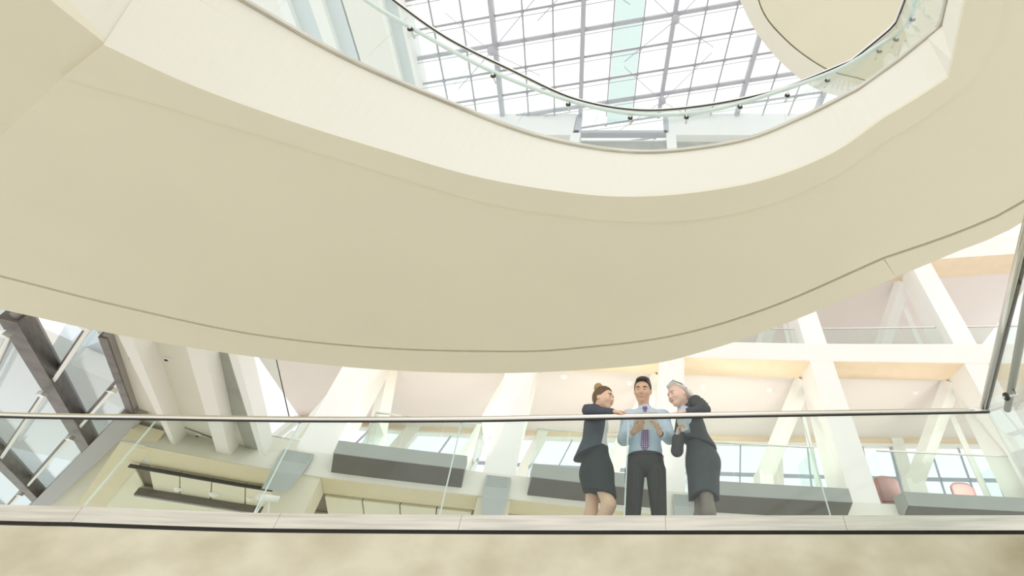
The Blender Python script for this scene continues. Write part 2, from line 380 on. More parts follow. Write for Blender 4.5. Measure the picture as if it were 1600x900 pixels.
# ------------------------------------------------------------------ back facade: frame of columns and floor beams
UF = {-1: V(-11.2, 9.3), 0: V(-8.33, 11.02), 1: V(-4.04, 12.51), 2: V(.70, 13.89), 3: V(6.92, 14.94), 4: V(13.64, 15.92), 5: V(20.4, 16.7)}
UH = {-1: V(-14.6, 12.6), 0: V(-10.29, 13.69), 1: V(-4.67, 14.15), 2: V(.99, 14.49), 3: V(6.83, 14.78), 4: V(12.94, 14.93), 5: V(19.2, 15.0)}
Z1, Z2 = 6.18, 11.4
def cub(D, u):
    i = int(min(max(math.floor(u), -1), 4)); t = u-i
    p1, p2 = D[i], D[i+1]; p0 = D.get(i-1, 2*p1-p2); p3 = D.get(i+2, 2*p2-p1)
    return .5*(2*p1+(p2-p0)*t+(2*p0-5*p1+4*p2-p3)*t*t+(3*p1-p0-3*p2+p3)*t**3)
def S(u, z, dep=0.0):
    t = (z-Z1)/(Z2-Z1); t = max(t, -.15)
    f = lambda q: cub(UF, q)*(1-t)+cub(UH, q)*t
    p = f(u); tg = nrm(f(u+.02)-f(u-.02)); n = V(-tg[1], tg[0])
    return V(*(p+n*dep), z)
def du(u, m):                # metres along the facade -> u
    return m/np.linalg.norm((cub(UF, u+.05)-cub(UF, u-.05))/.1)
def slabu(name, u0, u1, z0, z1, d0, d1, mat_, parent, n=1):
    mb = MB(); us = np.linspace(u0, u1, n+1)
    v = []
    for u in us:
        v += [S(u, z0, d0), S(u, z0, d1), S(u, z1, d1), S(u, z1, d0)]
    f = [(0, 1, 2, 3), tuple(4*n+i for i in (3, 2, 1, 0))]
    for i in range(n):
        a = 4*i; b = a+4
        f += [(a, a+3, b+3, b), (a+1, a, b, b+1), (a+2, a+1, b+1, b+2), (a+3, a+2, b+2, b+3)]
    mb.add(v, f); return mb.build(name, mat_, parent)
fac = tag(empty('wall_back', (0, 14, Z1)), 'white structural frame of columns and floor beams at the back of the atrium', kind='structure')
HW = {-1: .4, 0: .40, 1: .43, 2: .46, 3: .50, 4: .52, 5: .52}
TOP = 16.2
for u in range(-1, 6):
    h = du(u, HW[u])
    if u >= 0:
        slabu('column', u-h, u+h, Z1, 11.35, 0, 1.25, M['white'], fac)
    if u >= 0: slabu('pier', u-h, u+h, 2.0, 5.5, .02, 1.2, M['cream'], fac)
    if u >= 2: slabu('column', u-h, u+h, 12.15, TOP, 0, 1.25, M['purewhite'], fac)
slabu('floor_beam', -1, 5, 5.5, Z1, -.03, 1.2, M['creamwhite'], fac, 48)
slabu('floor_beam', -1, 5, 11.35, 12.15, -.03, 1.25, M['white'], fac, 48)
slabu('floor_beam', 1, 5, TOP, 17.1, -.03, 1.25, M['purewhite'], fac, 32)
for u in range(-1, 5):
    a, b = u+du(u, HW[u])+.004, u+1-du(u+1, HW[u+1])-.004
    if u >= 0:
        slabu('beam_underside', a, b, 11.335, 11.352, -.02, 1.24, M['peach'], fac, 8)  # peach stands for the warm glow under the beam
    slabu('beam_underside', a, b, 5.485, 5.502, -.02, 1.19, M['tan'], fac, 8)
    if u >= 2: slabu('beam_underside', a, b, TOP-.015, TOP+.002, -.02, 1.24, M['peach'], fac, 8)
# L1 / L2 rooms behind the frame
slabu('room_floor', -1, 5, Z1-.3, Z1-.01, 1.2, 7.5, M['creamwhite'], fac, 24)
slabu('room_ceiling', -1, 5, 11.48, 11.7, 1.25, 7.5, M['pink'], fac, 24)
slabu('room_floor', -1, 5, 11.8, 12.1, 1.26, 7.5, M['white'], fac, 24)
slabu('room_ceiling', 1, 5, TOP+.1, TOP+.3, 1.25, 7.5, M['pink'], fac, 24)
# ceiling panels of the room below the spandrel
for u in range(-1, 5):
    for k in range(4):
        a = u+du(u, HW[u])+.01; b = u+1-du(u+1, HW[u+1])-.01; e = (b-a)/4
        slabu('soffit_panel', a+e*k+.004, a+e*(k+1)-.004, 5.42, 5.52, 1.24, 3.0, M['tanpale'], fac, 2)
slabu('soffit_backing', -1, 5, 5.53, 5.6, 1.21, 6.0, M['joint'], fac, 24)
for u in range(-1, 5):
    slabu('soffit_panel', u+.01, u+.99, 5.42, 5.52, 3.05, 5.5, M['tanpale'], fac, 4)
# braces
for lv, (z0, z1) in enumerate(((Z1, 11.3), (12.15, TOP))):
    for u in range(0 if lv == 0 else 2, 5):
        h = du(u, 1.0); m_ = M['white'] if lv == 0 else M['purewhite']
        def strut(name, ua, za, da, ub, zb, db, wd):
            mb = MB(); mb.bar(S(ua, za, da), S(ub, zb, db), wd, wd*.8); mb.build(name, m_, fac)
        zz_ = z0+(z1-z0)*.45
        strut('brace', u-h*.35, z1, 1.3, u-h*1.6, zz_, 4.2, .55)
        strut('inner_post', u-h*.3, z1-.2, 2.2, u-h*.3, z0, 2.2, .2)
        strut('inner_column', u-h*1.65, zz_+.1, 4.3, u-h*1.65, z0, 4.3, .7)
        if u == 0: strut('brace', u+h*.3, z1, 1.3, u+h*.9, z0, 3.2, .45)
# rear windows
for lv, (z0, z1) in enumerate(((Z1, 11.48), (12.1, TOP+.1))):
    wb = tag(empty('wall_rear', tuple(S(2, z0, 7.4))), ('rear wall of the lower' if lv == 0 else 'rear wall of the upper')+' gallery with bright windows', kind='structure')
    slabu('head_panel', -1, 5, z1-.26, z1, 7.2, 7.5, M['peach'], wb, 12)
    slabu('head_trim', -1, 5, z1-.36, z1-.26, 7.1, 7.5, M['white'], wb, 12)
    slabu('sill_panel', -1, 5, z0, z0+.5, 7.2, 7.5, M['white'], wb, 12)
    for u in range(-1, 5):
        for k in range(4):
            a = u+.05+.225*k; wn = tag(empty('window_2', tuple(S(a+.1, z0+.5, 7.3))), 'tall bright window in the rear wall of the gallery', kind='structure')
            wn['group'] = 'rear gallery windows'
            slabu('pane', a, a+.21, z0+.5, z1-.36, 7.34, 7.36, M['glasspane'], wn)
            for q in (z0+1.5, z0+3.4): slabu('transom', a-.005, a+.215, q, q+.13, 7.25, 7.42, M['mullion'], wn)
            slabu('mullion', a+.212, a+.221, z0+.5, z1-.36, 7.3, 7.40, M['mullion'], wn)
        slabu('wall_pier', u-.05, u+.045, z0, z1, 7.1, 7.5, M['white'], wb)

# glass screens and grey counters in each bay
where = {0: 'between the second and third columns from the left', 1: 'behind the woman on the left', 2: 'right of the grey-haired woman', 3: 'at the far right with red chairs behind'}
spans = {0: (.21, .83), 1: (.17, .80), 2: (.13, .83), 3: (.185, .93)}
cspan = {0: (.14, .815), 1: (.175, .93), 2: (.13, .87), 3: (.145, .98)}
for u in range(0, 4):
    a, b = u+spans[u][0], u+spans[u][1]
    g = tag(empty('glass_screen', tuple(S(a, Z1, .3))), 'clear glass screen with thin white rail, '+where[u], 'glass screen')
    n = 3
    for k in range(n):
        slabu('glass_panel', a+(b-a)*k/n+.003, a+(b-a)*(k+1)/n-.003, Z1+.0, 8.0, .30, .315, M['glass'], g, 3)
    for q in (a, b): slabu('side_panel', q-.001, q+.001, Z1, 8.0, .32, 1.9, M['glass'], g)
    slabu('top_rail', a, b, 8.0, 8.045, .27, .34, M['rail'], g, 6)
    a, b = u+cspan[u][0], u+cspan[u][1]
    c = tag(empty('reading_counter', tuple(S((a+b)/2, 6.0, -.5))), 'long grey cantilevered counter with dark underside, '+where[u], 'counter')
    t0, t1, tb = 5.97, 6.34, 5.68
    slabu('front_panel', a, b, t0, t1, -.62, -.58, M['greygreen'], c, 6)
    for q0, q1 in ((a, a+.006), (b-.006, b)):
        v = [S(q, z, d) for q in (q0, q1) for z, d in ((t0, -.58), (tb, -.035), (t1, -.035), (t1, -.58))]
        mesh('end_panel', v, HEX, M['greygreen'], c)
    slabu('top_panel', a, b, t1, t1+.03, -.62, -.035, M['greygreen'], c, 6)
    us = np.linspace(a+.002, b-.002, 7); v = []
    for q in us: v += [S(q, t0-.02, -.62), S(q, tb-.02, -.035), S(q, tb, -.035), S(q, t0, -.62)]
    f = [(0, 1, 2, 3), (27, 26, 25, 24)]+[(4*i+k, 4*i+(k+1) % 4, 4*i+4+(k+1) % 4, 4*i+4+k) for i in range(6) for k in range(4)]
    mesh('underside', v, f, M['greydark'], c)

    ld = bpy.data.lights.new('added_fill_light', 'AREA'); ld.shape = 'RECTANGLE'; ld.size = 3.0; ld.size_y = .25; ld.spread = math.radians(120); ld.energy = 95 if u < 3 else 55; ld.color = (1, .96, .90)  # added area light without a visible fitting, brightens the gallery ceiling
    lo_ = bpy.data.objects.new('added_fill_lamp', ld); col.objects.link(lo_); lo_.parent = c
    pm = S((a+b)/2, t1+.08, -.12); tgt = S((a+b)/2, 11.3, 4.2)
    lo_.location = Vector(pm)-c.location; lo_.rotation_euler = Vector(tgt-pm).to_track_quat('-Z', 'Y').to_euler()

where2 = {2: 'just right of the big soffit edge', 3: 'between the two right columns', 4: 'at the far right edge'}
for u in (2, 3, 4):
    a, b = u+du(u, HW[u])+.02, min(u+1-du(u+1, HW[u+1])-.02, 4.7)
    g = tag(empty('glass_railing', tuple(S(a, 12.15, .3))), 'low glass railing of the upper gallery, '+where2[u], 'railing')
    for k in range(3):
        slabu('glass_panel', a+(b-a)*k/3+.003, a+(b-a)*(k+1)/3-.003, 12.15, 13.1, .30, .315, M['glass'], g, 2)
    slabu('top_rail', a, b, 13.1, 13.14, .27, .34, M['rail'], g, 6)

# wall uplights: perforated curved reflector and small lamp on two arms
def uplight(u, label):
    root = tag(empty('wall_uplight', tuple(S(u, 5.9, -.1))), label, 'wall light', 'perforated wall uplights')
    hw = du(u, .33); mb = MB(); n = 10; v = []; f = []
    for i in range(n+1):
        t = i/n; z = 6.08-1.15*t; dp = -.10-.42*t**2; wd = hw*(1-.22*t*t)
        v += [S(u-wd, z, dp), S(u+wd, z, dp), S(u+wd, z, dp-.015), S(u-wd, z, dp-.015)]
    for i in range(n):
        a = 4*i
        for k in range(4): f.append((a+k, a+(k+1) % 4, a+4+(k+1) % 4, a+4+k))
    f += [(3, 2, 1, 0), (4*n, 4*n+1, 4*n+2, 4*n+3)]
    mb.add(v, f); rf = mb.build('reflector', M['alu'], root)
    mb = MB()
    for i in range(6):
        for j in range(12):
            t = .03+.05*i; z = 6.08-1.15*t; dp = -.10-.42*t**2-.019; q = u+hw*1.7*((j+.5*(i % 2))/12-.5)
            mb.box(S(q, z, dp), (.022, .006, .022))
    tag(mb.build('perforation', M['hole'], rf), kind='stuff')
    mb = MB(); p = S(u, 4.72, -.75); e = nrm(S(u+.1, 4.72, -.75)-p); mb.tube([p-e*.2, p+e*.2], .06, 14); mb.build('lamp_body', M['purewhite'], root, True)
    for s in (-1, 1):
        mb = MB(); mb.tube([p+e*.03*s, S(u, 4.15, -.02)+e*.22*s], .018, 8); mb.build('arm', M['purewhite'], root, True)
    mb = MB(); mb.box(S(u, 4.12, .0), (.6, .06, .12)); mb.build('wall_plate', M['purewhite'], root)
uplight(-.07, 'perforated grey uplight below the leftmost visible column, left of the first counter')
uplight(1.0, 'perforated grey uplight below the middle column, left of the three people')
uplight(2.07, 'perforated grey uplight below the column behind the two right-hand people')

LIPX = [(-400, 380), (0, 482), (200, 525), (400, 557), (600, 577)]
def ylip(x): return float(np.interp(x, [p[0] for p in LIPX], [p[1] for p in LIPX]))
def project(P):
    P = np.asarray(P, float)-V(0, 0, EYE); z = P[1]*cp+P[2]*sp
    return CX+F_PX*P[0]/z, CY-F_PX*(-P[1]*sp+P[2]*cp)/z
# ------------------------------------------------------------------ left side: low ceiling with beams and sloping skylight frame
ZC = 6.0
lc = tag(empty('ceiling', (-9, 8, ZC)), 'white ceiling with two deep beams at the left of the atrium', kind='structure')
Kc = S(-1, 5.5)[:2]; K2 = PZ(120, 790, 5.5)[:2]; K3 = Kc+(K2-Kc)*1.6
skR0, skR1 = PZ(150, 514, ZC)[:2], PZ(215, 640, ZC)[:2]
sillL = PZ(20, 830, ZC)[:2]
eR0, eR1 = PZ(358, 550, ZC)[:2], PZ(412, 716, ZC)[:2]
eA = S(-.02, ZC)[:2]
wallpts = [S(u, ZC, -.02)[:2] for u in np.linspace(-.98, -.10, 8)]
poly = [skR0, eR0, eR1]+wallpts[::-1]+[skR1]
prism('ceiling_panel', [skR0, eR0, eR1]+wallpts[::-1]+[Kc+V(-.2, .1), skR1], ZC, ZC+.35, M['creamwhite'], lc)
prism('ceiling_panel', [skR1, Kc+V(-.2, .1), K3, sillL], ZC, ZC+.35, M['creamwhite'], lc)
def cbeam(name, pts0, pts1, z0, mat_):     # plan line pair (left edge, right edge)
    (a0, a1), (b0, b1) = pts0, pts1
    hexa(name, [V(*a0, z0), V(*b0, z0), V(*b1, z0), V(*a1, z0), V(*a0, ZC+.02), V(*b0, ZC+.02), V(*b1, ZC+.02), V(*a1, ZC+.02)], mat_, lc)
zb = 5.68
cbeam('ceiling_beam', (PZ(183, 521, zb)[:2], PZ(279, 717, zb)[:2]), (PZ(205, 526, zb)[:2], PZ(284, 718, zb)[:2]), zb, M['white'])
cbeam('ceiling_beam', (PZ(290, 539, zb)[:2], PZ(344, 727, zb)[:2]), (PZ(318, 544, zb)[:2], PZ(364, 729, zb)[:2]), zb, M['white'])
cbeam('edge_beam', (PZ(356, 550, zb)[:2], PZ(406, 712, zb)[:2]), (PZ(370, 552, zb)[:2], PZ(414, 712, zb)[:2]), zb, M['purewhite'])
cbeam('recess_panel', (PZ(327, 545, ZC-.04)[:2], PZ(388, 712, ZC-.04)[:2]), (PZ(355, 550, ZC-.04)[:2], PZ(404, 712, ZC-.04)[:2]), ZC-.04, M['greypanel'])
# side spandrel
dK = nrm(K2-Kc); nK = V(dK[1], -dK[0]); nK = nK if nK[1] > 0 else -nK
def sideb(name, s0, s1, d0, d1, z0, z1, mat_, parent=lc):
    a, b = Kc+dK*s0, Kc+dK*s1
    return hexa(name, [V(*(a+nK*d0), z0), V(*(b+nK*d0), z0), V(*(b+nK*d1), z0), V(*(a+nK*d1), z0), V(*(a+nK*d0), z1), V(*(b+nK*d0), z1), V(*(b+nK*d1), z1), V(*(a+nK*d1), z1)], mat_, parent)
sideb('side_beam', 0, 9, 0, .5, 5.48, 5.9, M['tan'])
prism('soffit_panel', [S(-.99, 5.5, 1.25)[:2], Kc, K3, K3+V(-1, 8), S(-.8, 5.5, 9)[:2]], 5.50, 5.56, M['tanpale'], lc)
fr = tag(empty('window_3', tuple(S(-.5, 5.3, 1.3))), 'dark framed inner window below the left spandrel', kind='structure')
slabu('head_frame', -.98, -.12, 5.36, 5.44, 1.2, 1.26, M['dark'], fr, 4)
slabu('mid_frame', -.98, -.05, 5.25, 5.42, 2.95, 3.1, M['bronze'], fr, 6)
# skylight in the left ceiling
sk = tag(empty('window_4', tuple(PZ(100, 600, ZC))), 'glazed skylight with heavy dark bronze bars at the far left', kind='structure')
ux = nrm(PZ(145, 695, ZC)-PZ(30, 490, ZC)); sill = nrm(PZ(60, 790, ZC)-PZ(215, 640, ZC))
s0 = PZ(213, 642, ZC)
def skp(a, b, z=ZC): q = s0+sill*a+ux*b; return V(q[0], q[1], z)
def bstart(a):                                  # where a bar meets the edge of the upper floor
    b = -.5
    while b > -9 and (lambda q: q[1] > ylip(q[0]))(project(skp(a, b))): b -= .05
    return b
m1 = PZ(152, 705, ZC); m1a = np.dot(nrm(np.r_[m1-s0]), sill)*np.linalg.norm(m1-s0)
m2 = PZ(92, 785, ZC); m2a = np.dot(m2-s0, sill)
for a, wd, ht in ((0.0, .11, .18), (m1a, .22, .24), (m2a, .22, .24), (m2a+(m2a-m1a), .22, .24)):
    mb = MB(); mb.bar(skp(a, bstart(a), ZC-.04), skp(a, -.05, ZC-.04), wd, ht); o = mb.build('main_bar', M['bronze'], sk)
    mb = MB(); mb.bar(skp(a-wd*.5-.03, bstart(a), ZC+.02), skp(a-wd*.5-.03, -.05, ZC+.02), .06, .25); mb.build('bar_flange', M['bronzelight'], o)
mb = MB(); mb.bar(skp(-.15, 0, ZC-.08), skp(m2a*2, 0, ZC-.08), .34, .26); mb.build('sill_bar', M['bronzelight'], sk)
mb = MB(); mb.bar(skp(-.1, -.22, ZC-.0), skp(m2a*2, -.22, ZC-.0), .07, .16); mb.build('gasket', M['dark'], sk)
aa = [0, m1a, m2a, m2a+(m2a-m1a)]
cross = [-1.75, -4.0, -6.2]
for i in range(3):
    be = bstart((aa[i]+aa[i+1])/2); cr = [c for c in cross if c > be+.3]; edges = [-.1]+cr+[be]
    for k in range(len(edges)-1):
        b0, b1 = edges[k], edges[k+1]
        hexa('pane', [skp(aa[i]+.05, b0, ZC+.12), skp(aa[i+1]-.05, b0, ZC+.12), skp(aa[i+1]-.05, b1, ZC+.12), skp(aa[i]+.05, b1, ZC+.12),
                      skp(aa[i]+.05, b0, ZC+.14), skp(aa[i+1]-.05, b0, ZC+.14), skp(aa[i+1]-.05, b1, ZC+.14), skp(aa[i]+.05, b1, ZC+.14)], M['glassleft'], sk)
    for c_ in cr:
        mb = MB(); mb.bar(skp(aa[i]+.1, c_, ZC+.06), skp(aa[i+1]-.1, c_, ZC+.06), .05, .1); cbar = mb.build('cross_bar', M['bronze'], sk)
        mb = MB(); mb.bar(skp(aa[i]+.05, c_+.16, ZC-.1), skp(aa[i+1]-.05, c_+.16, ZC-.1), .05, .05); mb.build('glass_fin', M['purewhite'], cbar)
        mb = MB(); mb.box(skp(aa[i]+.06, c_+.16, ZC-.26), (.1, .1, .08)); mb.build('clamp', M['rail'], cbar)
# floors of the wing beyond the skylight
wing = tag(empty('wall_left', (-20, 14, 9)), 'pale storeys of the neighbouring wing seen through the left skylight', kind='structure')
for z, y0 in ((9.2, 6.5), (13.0, 5.0)):
    a = PZ(-120, 470, z)[:2]; b = PZ(230, 620, z)[:2]
    prism('floor_slab', [a, b, b+V(-6, 8), a+V(-8, 8)], z, z+.6, M['white'], wing)
prism('cladding_panel', [PZ(40, 600, 9)[:2], PZ(150, 560, 9)[:2], PZ(150, 560, 9)[:2]+V(-.6, .8), PZ(40, 600, 9)[:2]+V(-.6, .8)], 9.9, 12.9, M['paleblue'], wing)
# small ceiling fittings
def dome(px, py, z, r, name, label, cat, dark=False, group=None):
    c = PZ(px, py, z); root = tag(empty(name, tuple(c)), label, cat, group)
    mb = MB(); mb.lathe(c, [(r*1.25, 0), (r*1.25, -.02), (r, -.035)], 20); mb.build('trim_ring', M['purewhite'], root, True)
    mb = MB(); mb.lathe(c+V(0, 0, -.03), [(r*.95, 0), (r*.8, -r*.35), (r*.45, -r*.6), (.01, -r*.68)], 20); mb.build('lens', M['lens'] if dark else M['purewhite'], root, True)
dome(213, 557, ZC, .085, 'security_camera', 'dome security camera on the white ceiling beside the skylight', 'camera', True)
dome(262, 560, ZC, .035, 'sprinkler_head', 'tiny sprinkler in the white ceiling right of the security camera', 'sprinkler', True)
dome(310, 679, ZC, .04, 'sprinkler_head', 'tiny sprinkler between the ends of the two ceiling beams', 'sprinkler', True)
dome(335, 771, 5.42, .085, 'downlight', 'round downlight in the tan ceiling, middle of three', 'downlight', group='downlights below the left spandrel')
dome(279, 763, 5.42, .07, 'downlight', 'round downlight in the tan ceiling, leftmost of three', 'downlight', group='downlights below the left spandrel')
dome(391, 778, 5.42, .07, 'downlight', 'round downlight in the tan ceiling, rightmost of three', 'downlight', group='downlights below the left spandrel')
for px, py, lb in ((880, 588, 'above the woman with the bun'), (984, 598, 'left of the man\'s head'), (1097, 604, 'right of the grey-haired woman\'s head'), (1203, 609, 'left of the wide column right of the people'), (1430, 612, 'in the bay beside the far right column')):
    dome(px, py, 11.48, .13, 'ceiling_light', 'small round light in the pink ceiling '+lb, 'ceiling light')

# free glass panel at the left of the facade
gp = tag(empty('glass_fin_panel', tuple(PZ(448, 690, 5.9))), 'tall frameless glass panel with dark edge beside the left ceiling', 'glass panel')
pa, pb = at(445, 655, 10.3), at(372, 690, 10.3)
def upto(p, px, py):
    q = at(px, py, p[1]); return q
q0, q1, q2, q3 = at(398, 690, 10.3), at(452, 652, 10.3), at(428, 545, 10.3), at(378, 545, 10.3)
hexa('glass_pane', [q0, q1, q1+V(0, .015, 0), q0+V(0, .015, 0), q3, q2, q2+V(0, .015, 0), q3+V(0, .015, 0)], M['glass'], gp)
mb = MB(); mb.tube([q1, q2], .012, 6); mb.build('edge_seal', M['dark'], gp)

# red chairs behind the right glass screen
def chair(u, dep, label):
    z0 = Z1; c = S(u, z0, dep); root = tag(empty('lounge_chair', tuple(c)), label, 'chair', 'red lounge chairs in the gallery')
    e = nrm(S(u+.05, z0, dep)-c); e = V(e[0], e[1], 0); n = V(-e[1], e[0], 0); up_ = V(0, 0, 1)
    P = lambda a, b, h: c+e*a+n*b+up_*h
    def pad(name, prof, a0, a1):            # prof in (depth,height)
        m = len(prof); k = 6; v = []; f = []
        for i in range(k+1):
            t = i/k*2-1; s = 1-.10*abs(t)**4
            for (b, h) in prof: v.append(P(a0+(a1-a0)*i/k, b, z_c+(h-z_c)*s if False else h*s+.0))
        for i in range(k):
            for j in range(m): f.append((i*m+j, i*m+(j+1) % m, (i+1)*m+(j+1) % m, (i+1)*m+j))
        f += [tuple(range(m))[::-1], tuple(k*m+j for j in range(m))]
        mesh(name, v, f, M['red'], root, True)
    pad('backrest', [(-.40, .42), (-.30, .42), (-.36, 1.12), (-.40, 1.22), (-.47, 1.22), (-.50, 1.12)], -.42, .42)
    pad('seat', [(-.30, .30), (.35, .30), (.38, .38), (.34, .45), (-.30, .43)], -.36, .36)
    for s in (-1, 1):
        pad('armrest', [(-.40, .30), (.32, .30), (.34, .58), (.28, .64), (-.40, .66)], s*.40-.05, s*.40+.05)
        for t in (-.35, .28):
            mb = MB(); mb.tube([P(s*.36, t, .32), P(s*.38, t, 0)], [.02, .014], 8); mb.build('leg', M['roofthin'], root)
chair(3.235, 1.3, 'dusty red lounge chair behind the glass screen near the wide column')
chair(3.68, 1.5, 'dusty red lounge chair behind the glass screen at the right picture edge')

# ------------------------------------------------------------------ walkway with upstand, steel band and glass balustrade
ZF, ZW, ZH = 2.09, 2.551, 3.313
wb_pts = spline([V(-7.6, 2.75)]+zs([(0, 789), (125, 792), (397, 802), (685, 805), (900, 806), (1297, 806)], ZW)+[V(2.78, 3.375)], 8)
wr_pts = spline([V(-7.6, 3.18)]+zs([(0, 648), (245, 652), (467, 655), (722, 655), (900, 652), (1255, 646), (1543, 641)], ZH), 8)
side_b = [V(2.78, 3.375), V(2.35, 2.35), V(1.95, 1.45), V(1.55, .55)]
wk = tag(empty('floor', (0, 4.5, ZF)), 'walkway floor slab the three people stand on', kind='structure')
wbs = resample(wb_pts, 60)
deck = list(offs(wbs, .12))+[V(3.0, 3.5), V(9, 3.6), V(9, 7.4), V(-9, 6.6), V(-9, 2.9)]
prism('walkway_slab', deck, ZF-.35, ZF, M['floor'], wk)
prism('side_slab', [V(2.92, 3.45), V(1.67, .45), V(6, .3), V(9, 3.55)], ZF-.35, ZF-.002, M['floor'], wk)
up_w = tag(empty('wall_walkway', (0, 3.4, ZF)), 'cloudy pale concrete upstand below the walkway balustrade', kind='structure')
loft('upstand', wbs, 1.2, wbs, ZW-.118, M['concrete'], up_w, .16)
ro = [p+V(0, .02) for p in wbs]
loft('shadow_gap', ro, ZW-.12, ro, ZW-.09, M['dark'], up_w, .12)
loft('upstand', resample(side_b, 12), 1.2, resample(side_b, 12), ZW-.118, M['concrete'], up_w, -.16)
wbal = tag(empty('walkway_balustrade', (0, 3.4, ZW)), 'long straight glass balustrade with round steel handrail in front of the people', 'balustrade')
cuts = [-.0, .0]
fo = [p+V(0, -.012) for p in wbs]
def xat(curve, px, py, z):                                  # parameter along a resampled curve nearest to a survey point
    q = PZ(px, py, z)[:2]; return int(np.argmin([np.linalg.norm(p-q) for p in curve]))
B, R = resample(wb_pts, 601), resample(wr_pts, 601)
jb = [0, xat(B, 125, 791, ZW), xat(B, 397, 802, ZW), xat(B, 685, 805, ZW), xat(B, 977, 806, ZW), xat(B, 1297, 806, ZW), 600]
jr = [0, xat(R, 247, 652, ZH), xat(R, 470, 655, ZH), xat(R, 722, 655, ZH), xat(R, 981, 651, ZH), xat(R, 1250, 646, ZH), 600]
for k in range(6):
    n = 14
    a = [B[int(round(jb[k]+(jb[k+1]-jb[k])*i/n))] for i in range(n+1)]; b = [R[int(round(jr[k]+(jr[k+1]-jr[k])*i/n))] for i in range(n+1)]
    a[0] = a[0]+(a[1]-a[0])*.03; a[-1] = a[-1]+(a[-2]-a[-1])*.03; b[0] = b[0]+(b[1]-b[0])*.03; b[-1] = b[-1]+(b[-2]-b[-1])*.03
    gpn = loft('glass_panel', a, ZW-.02, b, ZH-.01, M['glass'], wbal, .014)
    for (q, r_) in ((a[-1], b[-1]), (a[0], b[0])):
        if 0 < k < 6 or r_ is b[-1]:
            mb = MB(); mb.tube([(q[0], q[1]+.005, ZW), (r_[0], r_[1]+.005, ZH-.02)], .0026, 6); mb.build('polished_edge', M['glassedge'], gpn)
# steel band in lengths
nb = 8
for k in range(nb):
    seg = fo[int(k*59/nb):int((k+1)*59/nb)+1]
    seg = [seg[0]+(seg[1]-seg[0])*.006]+seg[1:-1]+[seg[-1]+(seg[-2]-seg[-1])*.006]
    loft('steel_band', seg, ZW-.095, seg, ZW, M['steel'], wbal, .09)
mb = MB(); mb.tube([(p[0], p[1], ZH) for p in resample(wr_pts, 60)], .023, 14); hr = mb.build('handrail', M['rail'], wbal, True)
mb = MB(); mb.tube([(p[0], p[1]-.006, ZH-.02) for p in resample(wr_pts, 60)], .011, 8); mb.build('gasket', M['dark'], hr, True)
# right-hand balustrade coming towards the camera
sb = tag(empty('side_balustrade', (2.4, 2.4, ZW)), 'glass balustrade with steel top rail running towards the viewer at the right', 'balustrade')
a0, a1 = PZ(1537, 636, ZH), PZ(1600, 375, ZH); a1 = a0+(a1-a0)*1.7
for k in range(2):
    p, q = a0+(a1-a0)*(k/2+.005), a0+(a1-a0)*((k+1)/2-.005); n_ = V(.014, -.006, 0); dz = V(0, 0, ZW-ZH)
    hexa('glass_panel', [p+dz, q+dz, q+dz+n_, p+dz+n_, p, q, q+n_, p+n_], M['glass'], sb)
mb = MB(); mb.tube([a0, a1], .024, 12); tr = mb.build('top_rail', M['rail'], sb, True)
mb = MB(); mb.tube([a0+V(.012, -.006, -.018), a1+V(.012, -.006, -.018)], .013, 8); mb.build('gasket', M['dark'], tr, True)
b0, b1 = PZ(1574, 640, 3.06), PZ(1600, 500, 3.06); b1 = b0+(b1-b0)*2.6
mb = MB(); mb.tube([b0, b1], .021, 12); mb.build('handrail', M['alu'], sb, True)
for t in (.12, .75):
    p = b0+(b1-b0)*t; mb = MB(); mb.tube([p+V(-.0, 0, -.01), p+V(.0, 0, -.06), p+V(-.07, .03, -.06)], .008, 8); bk = mb.build('bracket', M['rail'], sb, True)
    mb = MB(); mb.lathe(p+V(-.055, .02, -.06), [(.024, -.01), (.027, 0), (.024, .01)], 14, (1, -.4, 0)); mb.build('clamp_disc', M['dark'], bk)

